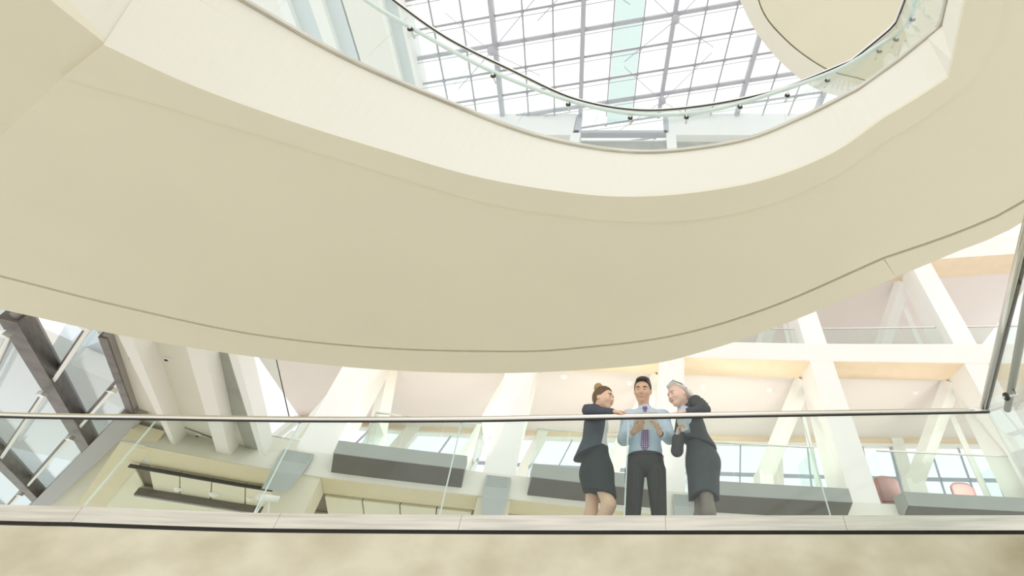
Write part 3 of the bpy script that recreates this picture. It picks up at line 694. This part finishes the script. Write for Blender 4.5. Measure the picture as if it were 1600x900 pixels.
# ------------------------------------------------------------------ people: smooth-blended bodies meshed from distance fields
class Field:
    def __init__(s): s.p = []; s.cuts = []
    def cap(s, a, b, ra, rb=None, k=.02, op='u'):
        s.p.append(('c', np.asarray(a, float), np.asarray(b, float), ra, ra if rb is None else rb, k, op)); return s
    def ell(s, c, r, R=None, k=.02, op='u'):
        s.p.append(('e', np.asarray(c, float), np.asarray(r, float), np.eye(3) if R is None else R, None, k, op)); return s
    def chain(s, pts, rs, k=.02):
        for i in range(len(pts)-1): s.cap(pts[i], pts[i+1], rs[i], rs[i+1], k)
        return s
    def cut(s, fn): s.cuts.append(fn); return s
    def build(s, name, h, mat_, parent, flat=None):
        lo = np.full(3, 1e9); hi = -lo; bb = []
        for q in s.p:
            if q[0] == 'c':
                r = max(q[3], q[4]); l, u = np.minimum(q[1], q[2])-r, np.maximum(q[1], q[2])+r
            else:
                e = np.abs(q[3])@q[2]; l, u = q[1]-e, q[1]+e
            bb.append((l, u))
            if q[6] == 'u': lo = np.minimum(lo, l); hi = np.maximum(hi, u)
        lo = lo-3*h; hi = hi+3*h
        n = np.ceil((hi-lo)/h).astype(int)+1; ax = [lo[i]+h*np.arange(n[i]) for i in range(3)]
        val = np.full(n, .5, np.float32)
        for q, (l, u) in zip(s.p, bb):
            m = q[5]+3*h
            i0 = np.maximum(np.floor((l-m-lo)/h).astype(int), 0); i1 = np.minimum(np.ceil((u+m-lo)/h).astype(int)+1, n)
            if (i1 <= i0).any(): continue
            sl = tuple(slice(a, b) for a, b in zip(i0, i1))
            X = ax[0][sl[0]][:, None, None]; Y = ax[1][sl[1]][None, :, None]; Z = ax[2][sl[2]][None, None, :]
            if q[0] == 'c':
                a, b = q[1], q[2]; ab = b-a; L = max(ab@ab, 1e-9)
                px, py, pz = X-a[0], Y-a[1], Z-a[2]
                t = np.clip((px*ab[0]+py*ab[1]+pz*ab[2])/L, 0, 1)
                d = np.sqrt((px-t*ab[0])**2+(py-t*ab[1])**2+(pz-t*ab[2])**2)-(q[3]+(q[4]-q[3])*t)
            else:
                c, r, R = q[1], q[2], q[3]; px, py, pz = X-c[0], Y-c[1], Z-c[2]
                g = [(px*R[0, i]+py*R[1, i]+pz*R[2, i]) for i in range(3)]
                k0 = np.sqrt(sum((g[i]/r[i])**2 for i in range(3))); k1 = np.sqrt(sum((g[i]/r[i]**2)**2 for i in range(3)))+1e-6
                d = k0*(k0-1)/k1
            v = val[sl]; k = q[5]
            if q[6] == 'u':
                hh = np.maximum(k-np.abs(v-d), 0)/k; val[sl] = np.minimum(v, d)-hh*hh*k*.25
            else:
                e = -d; hh = np.maximum(k-np.abs(v-e), 0)/k; val[sl] = np.maximum(v, e)+hh*hh*k*.25
        if s.cuts:
            X, Y, Z = ax[0][:, None, None], ax[1][None, :, None], ax[2][None, None, :]
            for fn in s.cuts: val = np.maximum(val, fn(X, Y, Z))
        # surface nets
        ins = val < 0
        c8 = [(i, j, k) for i in (0, 1) for j in (0, 1) for k in (0, 1)]
        cnt = sum(ins[i:n[0]-1+i, j:n[1]-1+j, k:n[2]-1+k].astype(np.int8) for i, j, k in c8)
        act = np.argwhere((cnt > 0) & (cnt < 8)); idx = np.full(np.array(n)-1, -1, np.int64); idx[tuple(act.T)] = np.arange(len(act))
        acc = np.zeros((len(act), 3)); w_ = np.zeros(len(act))
        for a in c8:
            for dim in range(3):
                if a[dim]: continue
                b = list(a); b[dim] = 1
                va = val[tuple((act+np.array(a)).T)].astype(float); vb = val[tuple((act+np.array(b)).T)].astype(float)
                ok = (va < 0) != (vb < 0); t = np.where(ok, va/np.where(ok, va-vb, 1), 0)
                p = np.tile(np.array(a, float), (len(act), 1)); p[:, dim] += t
                acc += p*ok[:, None]; w_ += ok
        vert = lo+h*(act+acc/w_[:, None]); faces = []
        for dim in range(3):
            A, B_ = [slice(None)]*3, [slice(None)]*3; A[dim] = slice(0, -1); B_[dim] = slice(1, None)
            e = np.argwhere(ins[tuple(A)] != ins[tuple(B_)]); o1, o2 = [(1, 2), (2, 0), (0, 1)][dim]
            e = e[(e[:, o1] > 0) & (e[:, o2] > 0)]
            sgn = ins[tuple(e.T)]
            def cell(d1, d2):
                q = e.copy(); q[:, o1] -= d1; q[:, o2] -= d2; return idx[tuple(q.T)]
            qd = np.stack([cell(0, 0), cell(1, 0), cell(1, 1), cell(0, 1)], 1)
            qd[~sgn] = qd[~sgn][:, ::-1]; faces.append(qd)
        faces = np.concatenate(faces); faces = faces[(faces >= 0).all(1)]
        off = np.array(world_loc(parent)) if parent is not None else np.zeros(3)
        me = bpy.data.meshes.new(name); me.from_pydata((vert-off).tolist(), [], faces.tolist()); me.materials.append(mat_); me.shade_smooth(); me.update()
        return link_mesh(name, me, parent)
def rotm(yaw, pitch=0, roll=0):
    y, p, r = map(math.radians, (yaw, pitch, roll))
    Rz = np.array([[math.cos(y), -math.sin(y), 0], [math.sin(y), math.cos(y), 0], [0, 0, 1]])
    Rx = np.array([[1, 0, 0], [0, math.cos(p), -math.sin(p)], [0, math.sin(p), math.cos(p)]])
    Ry = np.array([[math.cos(r), 0, math.sin(r)], [0, 1, 0], [-math.sin(r), 0, math.cos(r)]])
    return Rz@Rx@Ry
class Head:                       # face looks along -y in its own frame, z up
    def __init__(s, c, R, sc_=1.0): s.c = np.asarray(c, float); s.R = R; s.k = sc_
    def P(s, x, y, z): return s.c+s.R@(V(x, y, z)*s.k)
    def add(s, F, female=False):
        k = s.k; e = lambda c, r, kk=.02, op='u': F.ell(s.P(*c), V(*r)*k, s.R, kk*k, op)
        e((0, .012, .022), (.076, .096, .100))
        e((0, -.022, -.045), (.060, .068, .066 if female else .070), .05)
        e((0, -.062, -.098), (.026, .024, .020), .04)
        e((0, -.060, .030), (.056, .034, .035), .03)
        for q in (-1, 1):
            e((q*.033, -.099, .004), (.020, .014, .011), .015, 's')
            e((q*.040, -.070, -.030), (.024, .022, .024), .03)
            e((q*.077, .012, -.012), (.010, .020, .030), .01)
        F.cap(s.P(0, -.090, .012), s.P(0, -.112, -.028), .008*k, .012*k, .012*k)
        for q in (-1, 1): e((q*.010, -.102, -.034), (.008, .009, .007), .008)
        e((0, -.088, -.063), (.024, .012, .011), .012)
        e((0, -.090, -.0635), (.022, .016, .0018), .004, 's')
    def extras(s, parent, brow, lipm, eye):
        k = s.k
        for q in (-1, 1):
            f = Field(); f.ell(s.P(q*.033, -.088, .003), V(.0135, .007, .0065)*k, s.R); f.build('eye', .0028, M['eyewhite'], parent)
            f = Field(); f.ell(s.P(q*.033, -.0925, .002), V(.0065, .004, .0065)*k, s.R); f.build('iris', .002, eye, parent)
            mb = MB(); mb.tube([s.P(q*.016, -.0955, .020), s.P(q*.034, -.0935, .026), s.P(q*.054, -.080, .020)], [.0035*k, .0042*k, .002*k], 6); mb.build('eyebrow', brow, parent, True)
        f = Field(); f.cap(s.P(-.018, -.0955, -.060), s.P(.018, -.0955, -.060), .0035*k, k=.003).cap(s.P(-.015, -.0955, -.068), s.P(.015, -.0955, -.068), .0042*k, k=.003)
        f.build('lips', .0025, lipm, parent)
def hand(F, wrist, d, n, side, curl=25, k=1.0, spread=.0, thumb=.6):
    """wrist point, finger direction d, palm normal n, side = +1/-1 for the thumb's side along s = d x n"""
    d = nrm(d); n = nrm(np.asarray(n, float)-d*np.dot(n, d)); s_ = np.cross(d, n)*side
    w0 = np.asarray(wrist, float)
    for i in range(4):
        o = s_*(1.5-i)*.0195*k
        F.cap(w0+o*.6+d*.012*k, w0+o+d*.078*k, .0125*k, .0105*k, .012)
        p = w0+o+d*.080*k; ln = [.036, .041, .038, .030][i]*k; a = 0
        for sgm in range(3):
            a += math.radians(curl*(1 if sgm else .7)); dd = nrm(d*math.cos(a)+n*math.sin(a)+s_*spread*(1.5-i))
            q = p+dd*ln*(1, .68, .55)[sgm]; F.cap(p, q, .0092*k, .0082*k, .004); p = q
    t0 = w0+d*.022*k+s_*.026*k; t1 = t0+nrm(d*.75+s_*.6+n*thumb*.5)*.042*k; t2 = t1+nrm(d*.95+s_*.1+n*thumb*.6)*.033*k; t3 = t2+nrm(d*.95-s_*.1+n*thumb*.6)*.025*k
    F.cap(t0, t1, .0145*k, .0115*k, .012); F.cap(t1, t2, .0108*k, .0098*k, .005); F.cap(t2, t3, .0098*k, .0085*k, .004)
M.update(
    skin=mat('skin_light', (.84, .56, .40), .5, noise=.05, scale=12), skin2=mat('skin_tanned', (.78, .49, .34), .5, noise=.05, scale=12), skin3=mat('skin_fair', (.88, .61, .48), .5, noise=.05, scale=12),
    eyewhite=mat('eye_white', (.85, .83, .80), .3), eyed=mat('brown_iris', (.06, .035, .02), .2), lips=mat('lips_rose', (.60, .26, .24), .45), lipm=mat('lips_muted', (.58, .34, .28), .5),
    brow=mat('dark_brow', (.06, .04, .03), .8), browg=mat('grey_brow', (.40, .34, .28), .8),
    hairb=mat('brown_hair', (.17, .095, .05), .45, noise=.4, scale=30, stretch=(1, 1, .2)), hairgold=mat('golden_brown_hair', (.46, .30, .13), .45, noise=.3, scale=40),
    hairk=mat('black_hair', (.045, .038, .035), .4, noise=.5, scale=40), hairw=mat('silver_hair', (.86, .84, .80), .5, noise=.25, scale=35, stretch=(1, 1, .25)),
    navy=mat('dark_navy_wool', (.075, .088, .112), .8, noise=.2, scale=40), char=mat('charcoal_wool', (.085, .095, .105), .8, noise=.2, scale=40), skirtm=mat('black_green_wool', (.035, .045, .045), .85, noise=.2, scale=40),
    trousers=mat('dark_olive_grey_wool', (.055, .056, .050), .8, noise=.2, scale=60), shirt=mat('pale_blue_shirt', (.62, .74, .86), .7, noise=.06, scale=60, stretch=(1, 1, .1)), blouse=mat('white_blouse', (.86, .86, .86), .7),
    tights=mat('grey_tights', (.30, .25, .22), .6), shoe=mat('black_leather', (.02, .02, .022), .35), belt=mat('black_belt', (.025, .022, .02), .4),
    tablet=mat('silver_tablet_back', (.72, .74, .72), .35, .2), screen=mat('dark_screen', (.03, .035, .04), .1), paper=mat('white_paper', (.86, .87, .86), .6))
def tie_mat():
    m = mat('purple_spotted_silk', (.16, .09, .26), .4); nt = m.node_tree; b = nt.nodes['Principled BSDF']
    tc = nt.nodes.new('ShaderNodeTexCoord'); vo = nt.nodes.new('ShaderNodeTexVoronoi'); vo.inputs['Scale'].default_value = 55; vo.inputs['Randomness'].default_value = .05
    rp_ = nt.nodes.new('ShaderNodeValToRGB'); rp_.color_ramp.elements[0].color = (.62, .52, .68, 1); rp_.color_ramp.elements[1].color = (.17, .09, .27, 1)
    rp_.color_ramp.elements[0].position = .28; rp_.color_ramp.elements[1].position = .36
    nt.links.new(tc.outputs['Object'], vo.inputs['Vector']); nt.links.new(vo.outputs['Distance'], rp_.inputs[0]); nt.links.new(rp_.outputs[0], b.inputs['Base Color']); return m
M['tie'] = tie_mat()
def shoe(parent, ank, d, heel=.0):
    d = nrm(d); a = np.asarray(ank, float); z0 = ZF
    f = Field(); f.ell(V(a[0], a[1], z0+.035+heel*.9), (.034, .034, .035), None).cap(V(a[0], a[1], z0+.03+heel*.7), V(*(a[:2]+d[:2]*.14), z0+.022), .032, .022, .03)
    if heel: f.cap(V(a[0], a[1], z0+heel*.8)-d*.015, V(a[0], a[1], z0+.006)-d*.02, .014, .007, .01)
    f.cut(lambda X, Y, Z: z0-Z+0*X+0*Y); f.build('shoe', .008, M['shoe'], parent)

# ---- man in the middle
O = V(0, 3.80, ZF); L = lambda x, y, z: O+V(x, y, z)
man = Field(); hd = Head(L(-.035, -.035, 1.668), rotm(-8, 23, 3), .98); hd.add(man)
man.chain([hd.P(0, .02, -.07), L(-.015, .01, 1.47), L(-.01, .02, 1.40)], [.050, .052, .075], .03)
man.ell(L(-.01, .01, 1.28), (.135, .085, .17), None, .05).ell(L(-.01, .01, 1.02), (.135, .09, .13), None, .06)
shR, shL = L(-.165, .01, 1.42), L(.15, .01, 1.42)
elR, elL = at(975, 686, 3.74), at(1046, 684, 3.74)
wrR, wrL = at(991, 674, 3.585), at(1030.5, 677, 3.585)
man.cap(L(-.01, .01, 1.41), shR, .06, .05, .04).cap(L(-.01, .01, 1.41), shL, .06, .05, .04)
for a, b, c in ((shR, elR, wrR), (shL, elL, wrL)): man.chain([a, b, c], [.045, .034, .024], .02)
hand(man, wrR, at(1004, 663, 3.545)-wrR, V(.1, .3, 1), 1, 22, .95)
hand(man, wrL, at(1026, 661, 3.545)-wrL, V(-.9, .25, .3), -1, 30, .95)
kn = [(L(-.096, .01, .93), L(-.108, -.005, .50), L(-.110, .03, .09)), (L(.080, .01, .93), L(.104, -.005, .50), L(.108, .03, .09))]
for h_, k_, a_ in kn: man.chain([h_, k_, a_], [.066, .042, .033], .02)
for h_, k_, a_ in kn: man.cap(a_, a_+V(0, -.12, -.05), .033, .025, .02)
man_o = man.build('person', .0062, M['skin2'], None); 
tag(man_o, 'dark-haired man in pale blue shirt, spotted tie and dark trousers, holding a tablet', 'person')
hd.extras(man_o, M['brow'], M['lipm'], M['eyed'])
def hair_cap(name, hd, m_, parent, grow, fn, h=.005, extra=None):
    f = Field(); k = hd.k; f.ell(hd.P(0, .012, .024), V(.076+grow, .096+grow, .100+grow)*k, hd.R)
    if extra: extra(f)
    Rt = hd.R.T
    def c(X, Y, Z):
        px, py, pz = X-hd.c[0], Y-hd.c[1], Z-hd.c[2]
        q = [(px*Rt[i, 0]+py*Rt[i, 1]+pz*Rt[i, 2])/k for i in range(3)]
        return fn(*q)
    f.cut(c); return f.build(name, h, m_, parent)
hair_cap('hair', hd, M['hairk'], man_o, .009, lambda x, y, z: -(z-.050+.80*(y+.040)+.9*np.maximum(np.abs(x)-.048, 0))*.7, extra=lambda f: f.ell(hd.P(.006, -.030, .098), V(.060, .066, .026), hd.R, .03).cap(hd.P(-.035, -.078, .086), hd.P(.04, -.074, .088), .013, .013, .02))
f = Field()
f.ell(L(-.01, .01, 1.29), (.158, .105, .20), None, .05).ell(L(-.01, .01, 1.10), (.148, .105, .12), None, .05)
f.cap(L(-.01, .015, 1.43), shR, .068, .062, .05).cap(L(-.01, .015, 1.43), shL, .068, .062, .05).cap(L(-.012, .01, 1.42), L(-.015, .01, 1.495), .062, .058, .03)
mR, mL = elR+(wrR-elR)*.62, elL+(wrL-elL)*.70
f.chain([shR, elR, mR], [.062, .052, .042], .03).chain([shL, elL, mL], [.062, .052, .042], .03)
for e_, w_, s_ in ((elR, shR, -1), (elL, shL, 1)):          # folds at the elbow and sleeve
    for t in (.25, .5, .75): p = e_+(w_-e_)*t*.6; f.cap(p+V(-.04, -.045, -.01), p+V(.04, -.04, .015), .010, .008, .02)
f.cut(lambda X, Y, Z: (ZF+1.005)-Z+0*X+0*Y); f.build('shirt', .0075, M['shirt'], man_o)
mb = MB()
for s_ in (-1, 1):
    p = L(-.018, -.062, 1.492)
    v = [p+V(s_*.004, -.006, -.006), p+V(s_*.060, .03, .022), p+V(s_*.046, -.004, -.046), p+V(s_*.004, .004, -.006), p+V(s_*.060, .04, .022), p+V(s_*.046, .008, -.046)]
    mb.add(v, [(0, 1, 2), (5, 4, 3), (0, 3, 4, 1), (1, 4, 5, 2), (2, 5, 3, 0)])
mb.build('collar', M['shirt'], man_o)
mb = MB(); tz = [(1.487, .016, -.070), (1.465, .021, -.080), (1.448, .014, -.083), (1.36, .022, -.107), (1.25, .029, -.113), (1.14, .034, -.111), (1.10, .036, -.108), (1.06, .004, -.103)]
v = [];
for z, w_, y in tz: v += [L(-.012-w_, y, z), L(-.012+w_, y, z), L(-.012+w_, y+.012, z), L(-.012-w_, y+.012, z)]
n_ = len(tz); fs = [(0, 1, 2, 3), tuple(4*n_-4+i for i in (3, 2, 1, 0))]+[(4*i+k, 4*i+4+k, 4*i+4+(k+1) % 4, 4*i+(k+1) % 4) for i in range(n_-1) for k in range(4)]
mb.add(v, fs); mb.build('tie', M['tie'], man_o)
f = Field(); f.ell(L(-.01, .01, 1.0), (.160, .115, .11), None, .05)
for h_, k_, a_ in kn: f.chain([h_, k_, a_+V(0, 0, -.02)], [.086, .056, .056], .014)
for h_, k_, a_ in kn: f.cap(h_+V(0, -.088, -.02), k_+V(0, -.064, 0), .006, .005, .02)
f.cut(lambda X, Y, Z: Z-(ZF+1.052)+0*X+0*Y).cut(lambda X, Y, Z: (ZF+.045)-Z+0*X+0*Y); f.build('trousers', .0075, M['trousers'], man_o)
f = Field(); f.ell(L(-.01, .01, 1.048), (.160, .116, .05), None); f.cut(lambda X, Y, Z: np.abs(Z-(ZF+1.048))-.017+0*X+0*Y); f.build('belt', .007, M['belt'], man_o)
for h_, k_, a_ in kn: shoe(man_o, a_, V(0, -1, 0))
f = Field(); f.cap(mR-nrm(wrR-elR)*.012, mR+nrm(wrR-elR)*.004, .044, .042); f.build('cuff', .006, M['shirt'], man_o)
f = Field(); q = nrm(wrL-elL); p = wrL-q*.025; f.cap(p-q*.006, p+q*.006, .027, .027); f.build('watch', .005, M['belt'], man_o)
# tablet
c = at(1009, 657.5, 3.535); tv = nrm(V(0, -.62, .78)); tx = nrm(V(1, -.05, .02)); tn = np.cross(tx, tv)
tb = tag(empty('tablet', tuple(c)), 'thin pale grey tablet held by the man behind the handrail', 'tablet')
def slab3(name, c, ex, ey, ez, w_, h_, t_, m_, par, bev=.012):
    pts = []
    for sx, sy in ((-1, -1), (1, -1), (1, 1), (-1, 1)):
        for j in range(5):
            a = math.radians({(-1, -1): 180, (1, -1): 270, (1, 1): 0, (-1, 1): 90}[(sx, sy)]+j*22.5)
            pts.append((sx*(w_/2-bev)+bev*math.cos(a), sy*(h_/2-bev)+bev*math.sin(a)))
    n = len(pts); v = [c+ex*x+ey*y-ez*t_/2 for x, y in pts]+[c+ex*x+ey*y+ez*t_/2 for x, y in pts]
    return mesh(name, v, [tuple(range(n))[::-1], tuple(range(n, 2*n))]+[(i, (i+1) % n, n+(i+1) % n, n+i) for i in range(n)], m_, par)
slab3('case', c, tx, tv, tn, .20, .14, .009, M['tablet'], tb); slab3('screen', c+tn*-.006 if tn[1] < 0 and False else c-tn*.0055*(1 if tn[1] < 0 else -1), tx, tv, tn, .18, .12, .002, M['screen'], tb, .006)

# ---- young woman on the left, elbow on the rail, turned towards the man
O = V(0, 3.66, ZF); L = lambda x, y, z: O+V(x, y, z)
wl = Field(); hd = Head(at(942.5, 623, 3.62), rotm(68, 4, 0), .90); hd.add(wl, True)
wl.chain([hd.P(0, .02, -.07), L(-.425, .0, 1.42), L(-.435, .01, 1.36)], [.038, .038, .055], .03)
wl.ell(L(-.43, .01, 1.25), (.078, .11, .15), None, .05).ell(L(-.42, .01, .93), (.085, .10, .12), None, .06)
sN, sF = L(-.46, -.085, 1.365), L(-.43, .13, 1.36)
eN, wN = V(*at(917.5, 646, 3.435)), V(*at(957, 647.5, 3.425)); zr = ZH+.023
eN[2] = zr+.040; wN[2] = zr+.026
eF, wF = L(-.38, .15, 1.12), L(-.315, .08, .90)
wl.cap(L(-.44, .01, 1.36), sN, .05, .045, .04).cap(L(-.44, .01, 1.36), sF, .05, .045, .04)
wl.chain([sN, eN, wN], [.040, .032, .021], .02).chain([sF, eF, wF], [.038, .030, .021], .02)
hand(wl, wN, V(1, .0, -.02), V(0, .25, -1), -1, 16, .88); hand(wl, wF, V(.15, -.1, -1), V(-.8, .2, 0), 1, 25, .85)
legs = [(L(-.425, .06, .88), L(-.425, .05, .56), L(-.45, .07, .13)), (L(-.40, -.03, .88), L(-.285, -.06, .60), L(-.43, -.02, .19))]
for lg in legs:
    wl.chain(lg, [.065, .048, .028], .03); m_ = lg[1]+(lg[2]-lg[1])*.3; wl.cap(lg[1], m_+V(-.012, .012, 0), .046, .047, .03)
    wl.cap(lg[2], lg[2]+V(.06, -.04, -.06), .027, .022, .02)
wlo = wl.build('person', .006, M['skin'], None); tag(wlo, 'young woman with brown hair in a bun leaning her elbow on the handrail', 'person')
hd.extras(wlo, M['brow'], M['lips'], M['eyed'])
hr_ = hair_cap('hair', hd, M['hairb'], wlo, .012, lambda x, y, z: -(z-.048+1.15*(y+.045)-.0*np.abs(x))*.65)
f = Field(); f.ell(hd.P(0, .072, .130), V(.044, .040, .044), hd.R).ell(hd.P(.014, .090, .150), V(.032, .028, .032), hd.R); f.cap(hd.P(-.03, .07, .12), hd.P(.03, .08, .15), .014, .012, .008).cap(hd.P(0, .045, .105), hd.P(0, .065, .115), .03, .03, .02); f.build('hair_bun', .005, M['hairgold'], hr_)
f = Field(); f.ell(L(-.425, .0, 1.25), (.096, .105, .17), None, .04).ell(L(-.415, .0, 1.08), (.086, .080, .10), None, .05); f.cut(lambda X, Y, Z: (ZF+1.0)-Z+0*X+0*Y); f.build('blouse', .0075, M['blouse'], wlo)
f = Field(); f.ell(L(-.435, .0, 1.26), (.107, .138, .165), None, .05).cap(L(-.43, .0, 1.14), L(-.455, .0, .93), .108, .150, .05)
f.cap(L(-.44, .01, 1.385), sN, .055, .056, .05).cap(L(-.44, .01, 1.385), sF, .055, .054, .05)
kz = lambda X: .97+(X+.57)*.40
f.cut(lambda X, Y, Z: np.maximum((ZF+kz(X)-Z)*.9, -1)+0*Y)
f.cut(lambda X, Y, Z: (X-(-.352+np.maximum(ZF+1.24-Z, 0)*-.12+np.maximum(Z-ZF-1.30, 0)*.3))*.95+0*Y)
jk = f.build('jacket', .007, M['navy'], wlo)
f = Field(); f.chain([sN, eN+V(0, 0, .006), wN-V(.005, 0, 0)], [.052, .041, .029], .025)
f.cap(sN+V(-.03, -.03, .0), eN+V(.02, -.02, .04), .012, .010, .02).cap(eN+V(-.02, -.03, .03), eN+V(.06, -.03, .02), .010, .008, .02); f.build('sleeve', .007, M['navy'], jk)
f = Field(); f.chain([sF, eF, wF+V(0, 0, .02)], [.054, .044, .034], .025); f.build('sleeve', .007, M['navy'], jk)
f = Field(); f.cap(L(-.42, .01, 1.03), L(-.40, .0, .86), .105, .128, .04).cap(L(-.40, .0, .86), L(-.355, -.015, .66), .130, .125, .05)
f.cut(lambda X, Y, Z: Z-(ZF+1.08)+0*X+0*Y).cut(lambda X, Y, Z: (ZF+.705-(X+.45)*.20-Z)+0*Y); f.build('skirt', .0075, M['skirtm'], wlo)
for lg in legs: shoe(wlo, lg[2], V(1, -.6, 0), .08)

# ---- grey-haired woman on the right
O = V(0, 3.74, ZF); L = lambda x, y, z: O+V(x, y, z)
wr = Field(); hd = Head(at(1059.5, 617.5, 3.70), rotm(-60, 14, -6), .93); hd.add(wr, True)
wr.chain([hd.P(0, .03, -.07), L(.335, .02, 1.47), L(.36, .02, 1.40)], [.042, .044, .06], .03)
wr.ell(L(.395, .02, 1.32), (.08, .105, .15), rotm(0, 0, -18), .05).ell(L(.47, .02, 1.02), (.088, .10, .13), None, .06)
sN, sF = L(.445, -.06, 1.50), L(.33, .13, 1.42)
eN, wN = V(*at(1101, 646, 3.445)), V(*at(1074, 648, 3.43)); eN[2] = zr+.046; wN[2] = zr+.030
eF, wF = at(1058, 704, 3.66), at(1056.5, 683, 3.575)
wr.cap(L(.38, .02, 1.42), sN, .055, .048, .04).cap(L(.36, .02, 1.40), sF, .05, .045, .04)
wr.chain([sN, eN, wN], [.042, .033, .022], .02).chain([sF, eF, wF], [.04, .032, .022], .02)
hand(wr, wN, V(-1, .25, -.02), V(0, .2, -1), 1, 18, .88); hand(wr, wF, at(1060, 667, 3.55)-wF, V(.8, -.1, .1), 1, 48, .90)
legs = [(L(.46, .06, .92), L(.425, .05, .56), L(.45, .05, .14)), (L(.47, -.04, .92), L(.475, -.045, .57), L(.455, -.02, .14))]
for lg in legs:
    wr.chain(lg, [.062, .048, .028], .03); m_ = lg[1]+(lg[2]-lg[1])*.3; wr.cap(lg[1], m_+V(.0, .015, 0), .046, .047, .03); wr.cap(lg[2], lg[2]+V(-.06, -.05, -.07), .027, .022, .02)
wro = wr.build('person', .006, M['skin3'], None); tag(wro, 'smiling grey-haired woman in a charcoal suit with glasses pushed up on her head', 'person')
hd.extras(wro, M['browg'], M['lips'], M['eyed'])
def bob(f):
    k = hd.k
    for q in (-1, 1): f.cap(hd.P(q*.078, .02, .03), hd.P(q*.080, .035, -.085), .030*k, .026*k, .04)
    f.cap(hd.P(-.05, .095, -.02), hd.P(.05, .095, -.02), .042*k, .042*k, .04).cap(hd.P(-.05, .085, -.09), hd.P(.05, .085, -.09), .034*k, .034*k, .04)
    f.cap(hd.P(-.03, -.065, .105), hd.P(.05, -.055, .10), .024*k, .022*k, .03)
hair_cap('hair', hd, M['hairw'], wro, .017, lambda x, y, z: np.minimum(-(y+.012+(z-.055)*.9)*.75, 9), extra=bob)
mb = MB()
for q in (-1, 1):
    ring_ = [hd.P(q*.034+.026*math.cos(t), -.050+.016*math.sin(t), .134+.012*math.sin(t)) for t in np.linspace(0, 2*math.pi, 15)]; mb.tube(ring_, .0028, 6, False)
    mb.tube([hd.P(q*.060, -.050, .128), hd.P(q*.098, -.005, .075), hd.P(q*.112, .04, .01)], .0032, 6)
mb.tube([hd.P(-.008, -.048, .142), hd.P(.008, -.048, .142)], .0028, 6); mb.build('glasses', M['belt'], wro)
f = Field(); f.ell(L(.375, .0, 1.34), (.098, .12, .15), rotm(0, 0, -18), .04).cap(L(.345, .0, 1.42), L(.335, .01, 1.47), .06, .046, .03); f.build('blouse', .0075, M['shirt'], wro)
f = Field(); f.ell(L(.40, .02, 1.33), (.112, .138, .17), rotm(0, 0, -18), .05).cap(L(.415, .02, 1.22), L(.465, .02, 1.08), .112, .138, .05)
f.cap(L(.38, .02, 1.43), sN, .055, .060, .05).cap(L(.36, .02, 1.42), sF, .055, .056, .05)
f.cut(lambda X, Y, Z: (ZF+1.135-(X-.45)*.35-Z)+0*Y)
f.cut(lambda X, Y, Z: np.minimum(np.minimum((.318-(Z-ZF-1.40)*.35)-X, (Z-ZF-1.20)+0*X), (3.74+.02)-Y+0*X)*.7)
jk = f.build('jacket', .007, M['char'], wro)
f = Field(); f.chain([sN, eN+V(0, 0, .006), wN+V(.01, 0, 0)], [.064, .049, .034], .025)
for t in (.2, .45, .7): p = sN+(eN-sN)*t; f.cap(p+V(-.05, -.035, -.02), p+V(.045, -.04, .02), .011, .009, .02)
f.build('sleeve', .007, M['char'], jk)
f = Field(); f.chain([sF, eF, wF-V(0, 0, .008)], [.058, .047, .036], .025); f.build('sleeve', .007, M['char'], jk)
f = Field(); f.cap(L(.455, .02, 1.12), L(.475, .02, .98), .112, .138, .05).cap(L(.475, .02, .98), L(.455, .0, .68), .138, .122, .05)
f.cut(lambda X, Y, Z: Z-(ZF+1.15)+0*X+0*Y).cut(lambda X, Y, Z: (ZF+.70+(.012-.9*(X-.455)**2*3)-Z)+0*Y); f.build('skirt', .0075, M['char'], wro)
f = Field()
for lg in legs:
    f.chain(lg, [.065, .051, .031], .03); m_ = lg[1]+(lg[2]-lg[1])*.3; f.cap(lg[1], m_+V(.0, .015, 0), .049, .050, .03)
f.build('tights', .0075, M['tights'], wro)
for lg in legs: shoe(wro, lg[2], V(-1, -.7, 0), .08)
# folded paper in her hand
c = at(1066, 664, 3.545); pp = tag(empty('folded_paper', tuple(c)), 'folded white paper held in the grey-haired woman\'s lower hand', 'paper')
ex, ey = nrm(V(.85, .1, .5)), nrm(V(-.45, -.3, .85)); ez = np.cross(ex, ey)
slab3('sheet', c, ex, ey, ez, .06, .10, .003, M['paper'], pp, .002); slab3('sheet', c+ez*.006, nrm(ex+ez*.12), ey, ez, .056, .095, .002, M['paper'], pp, .002)
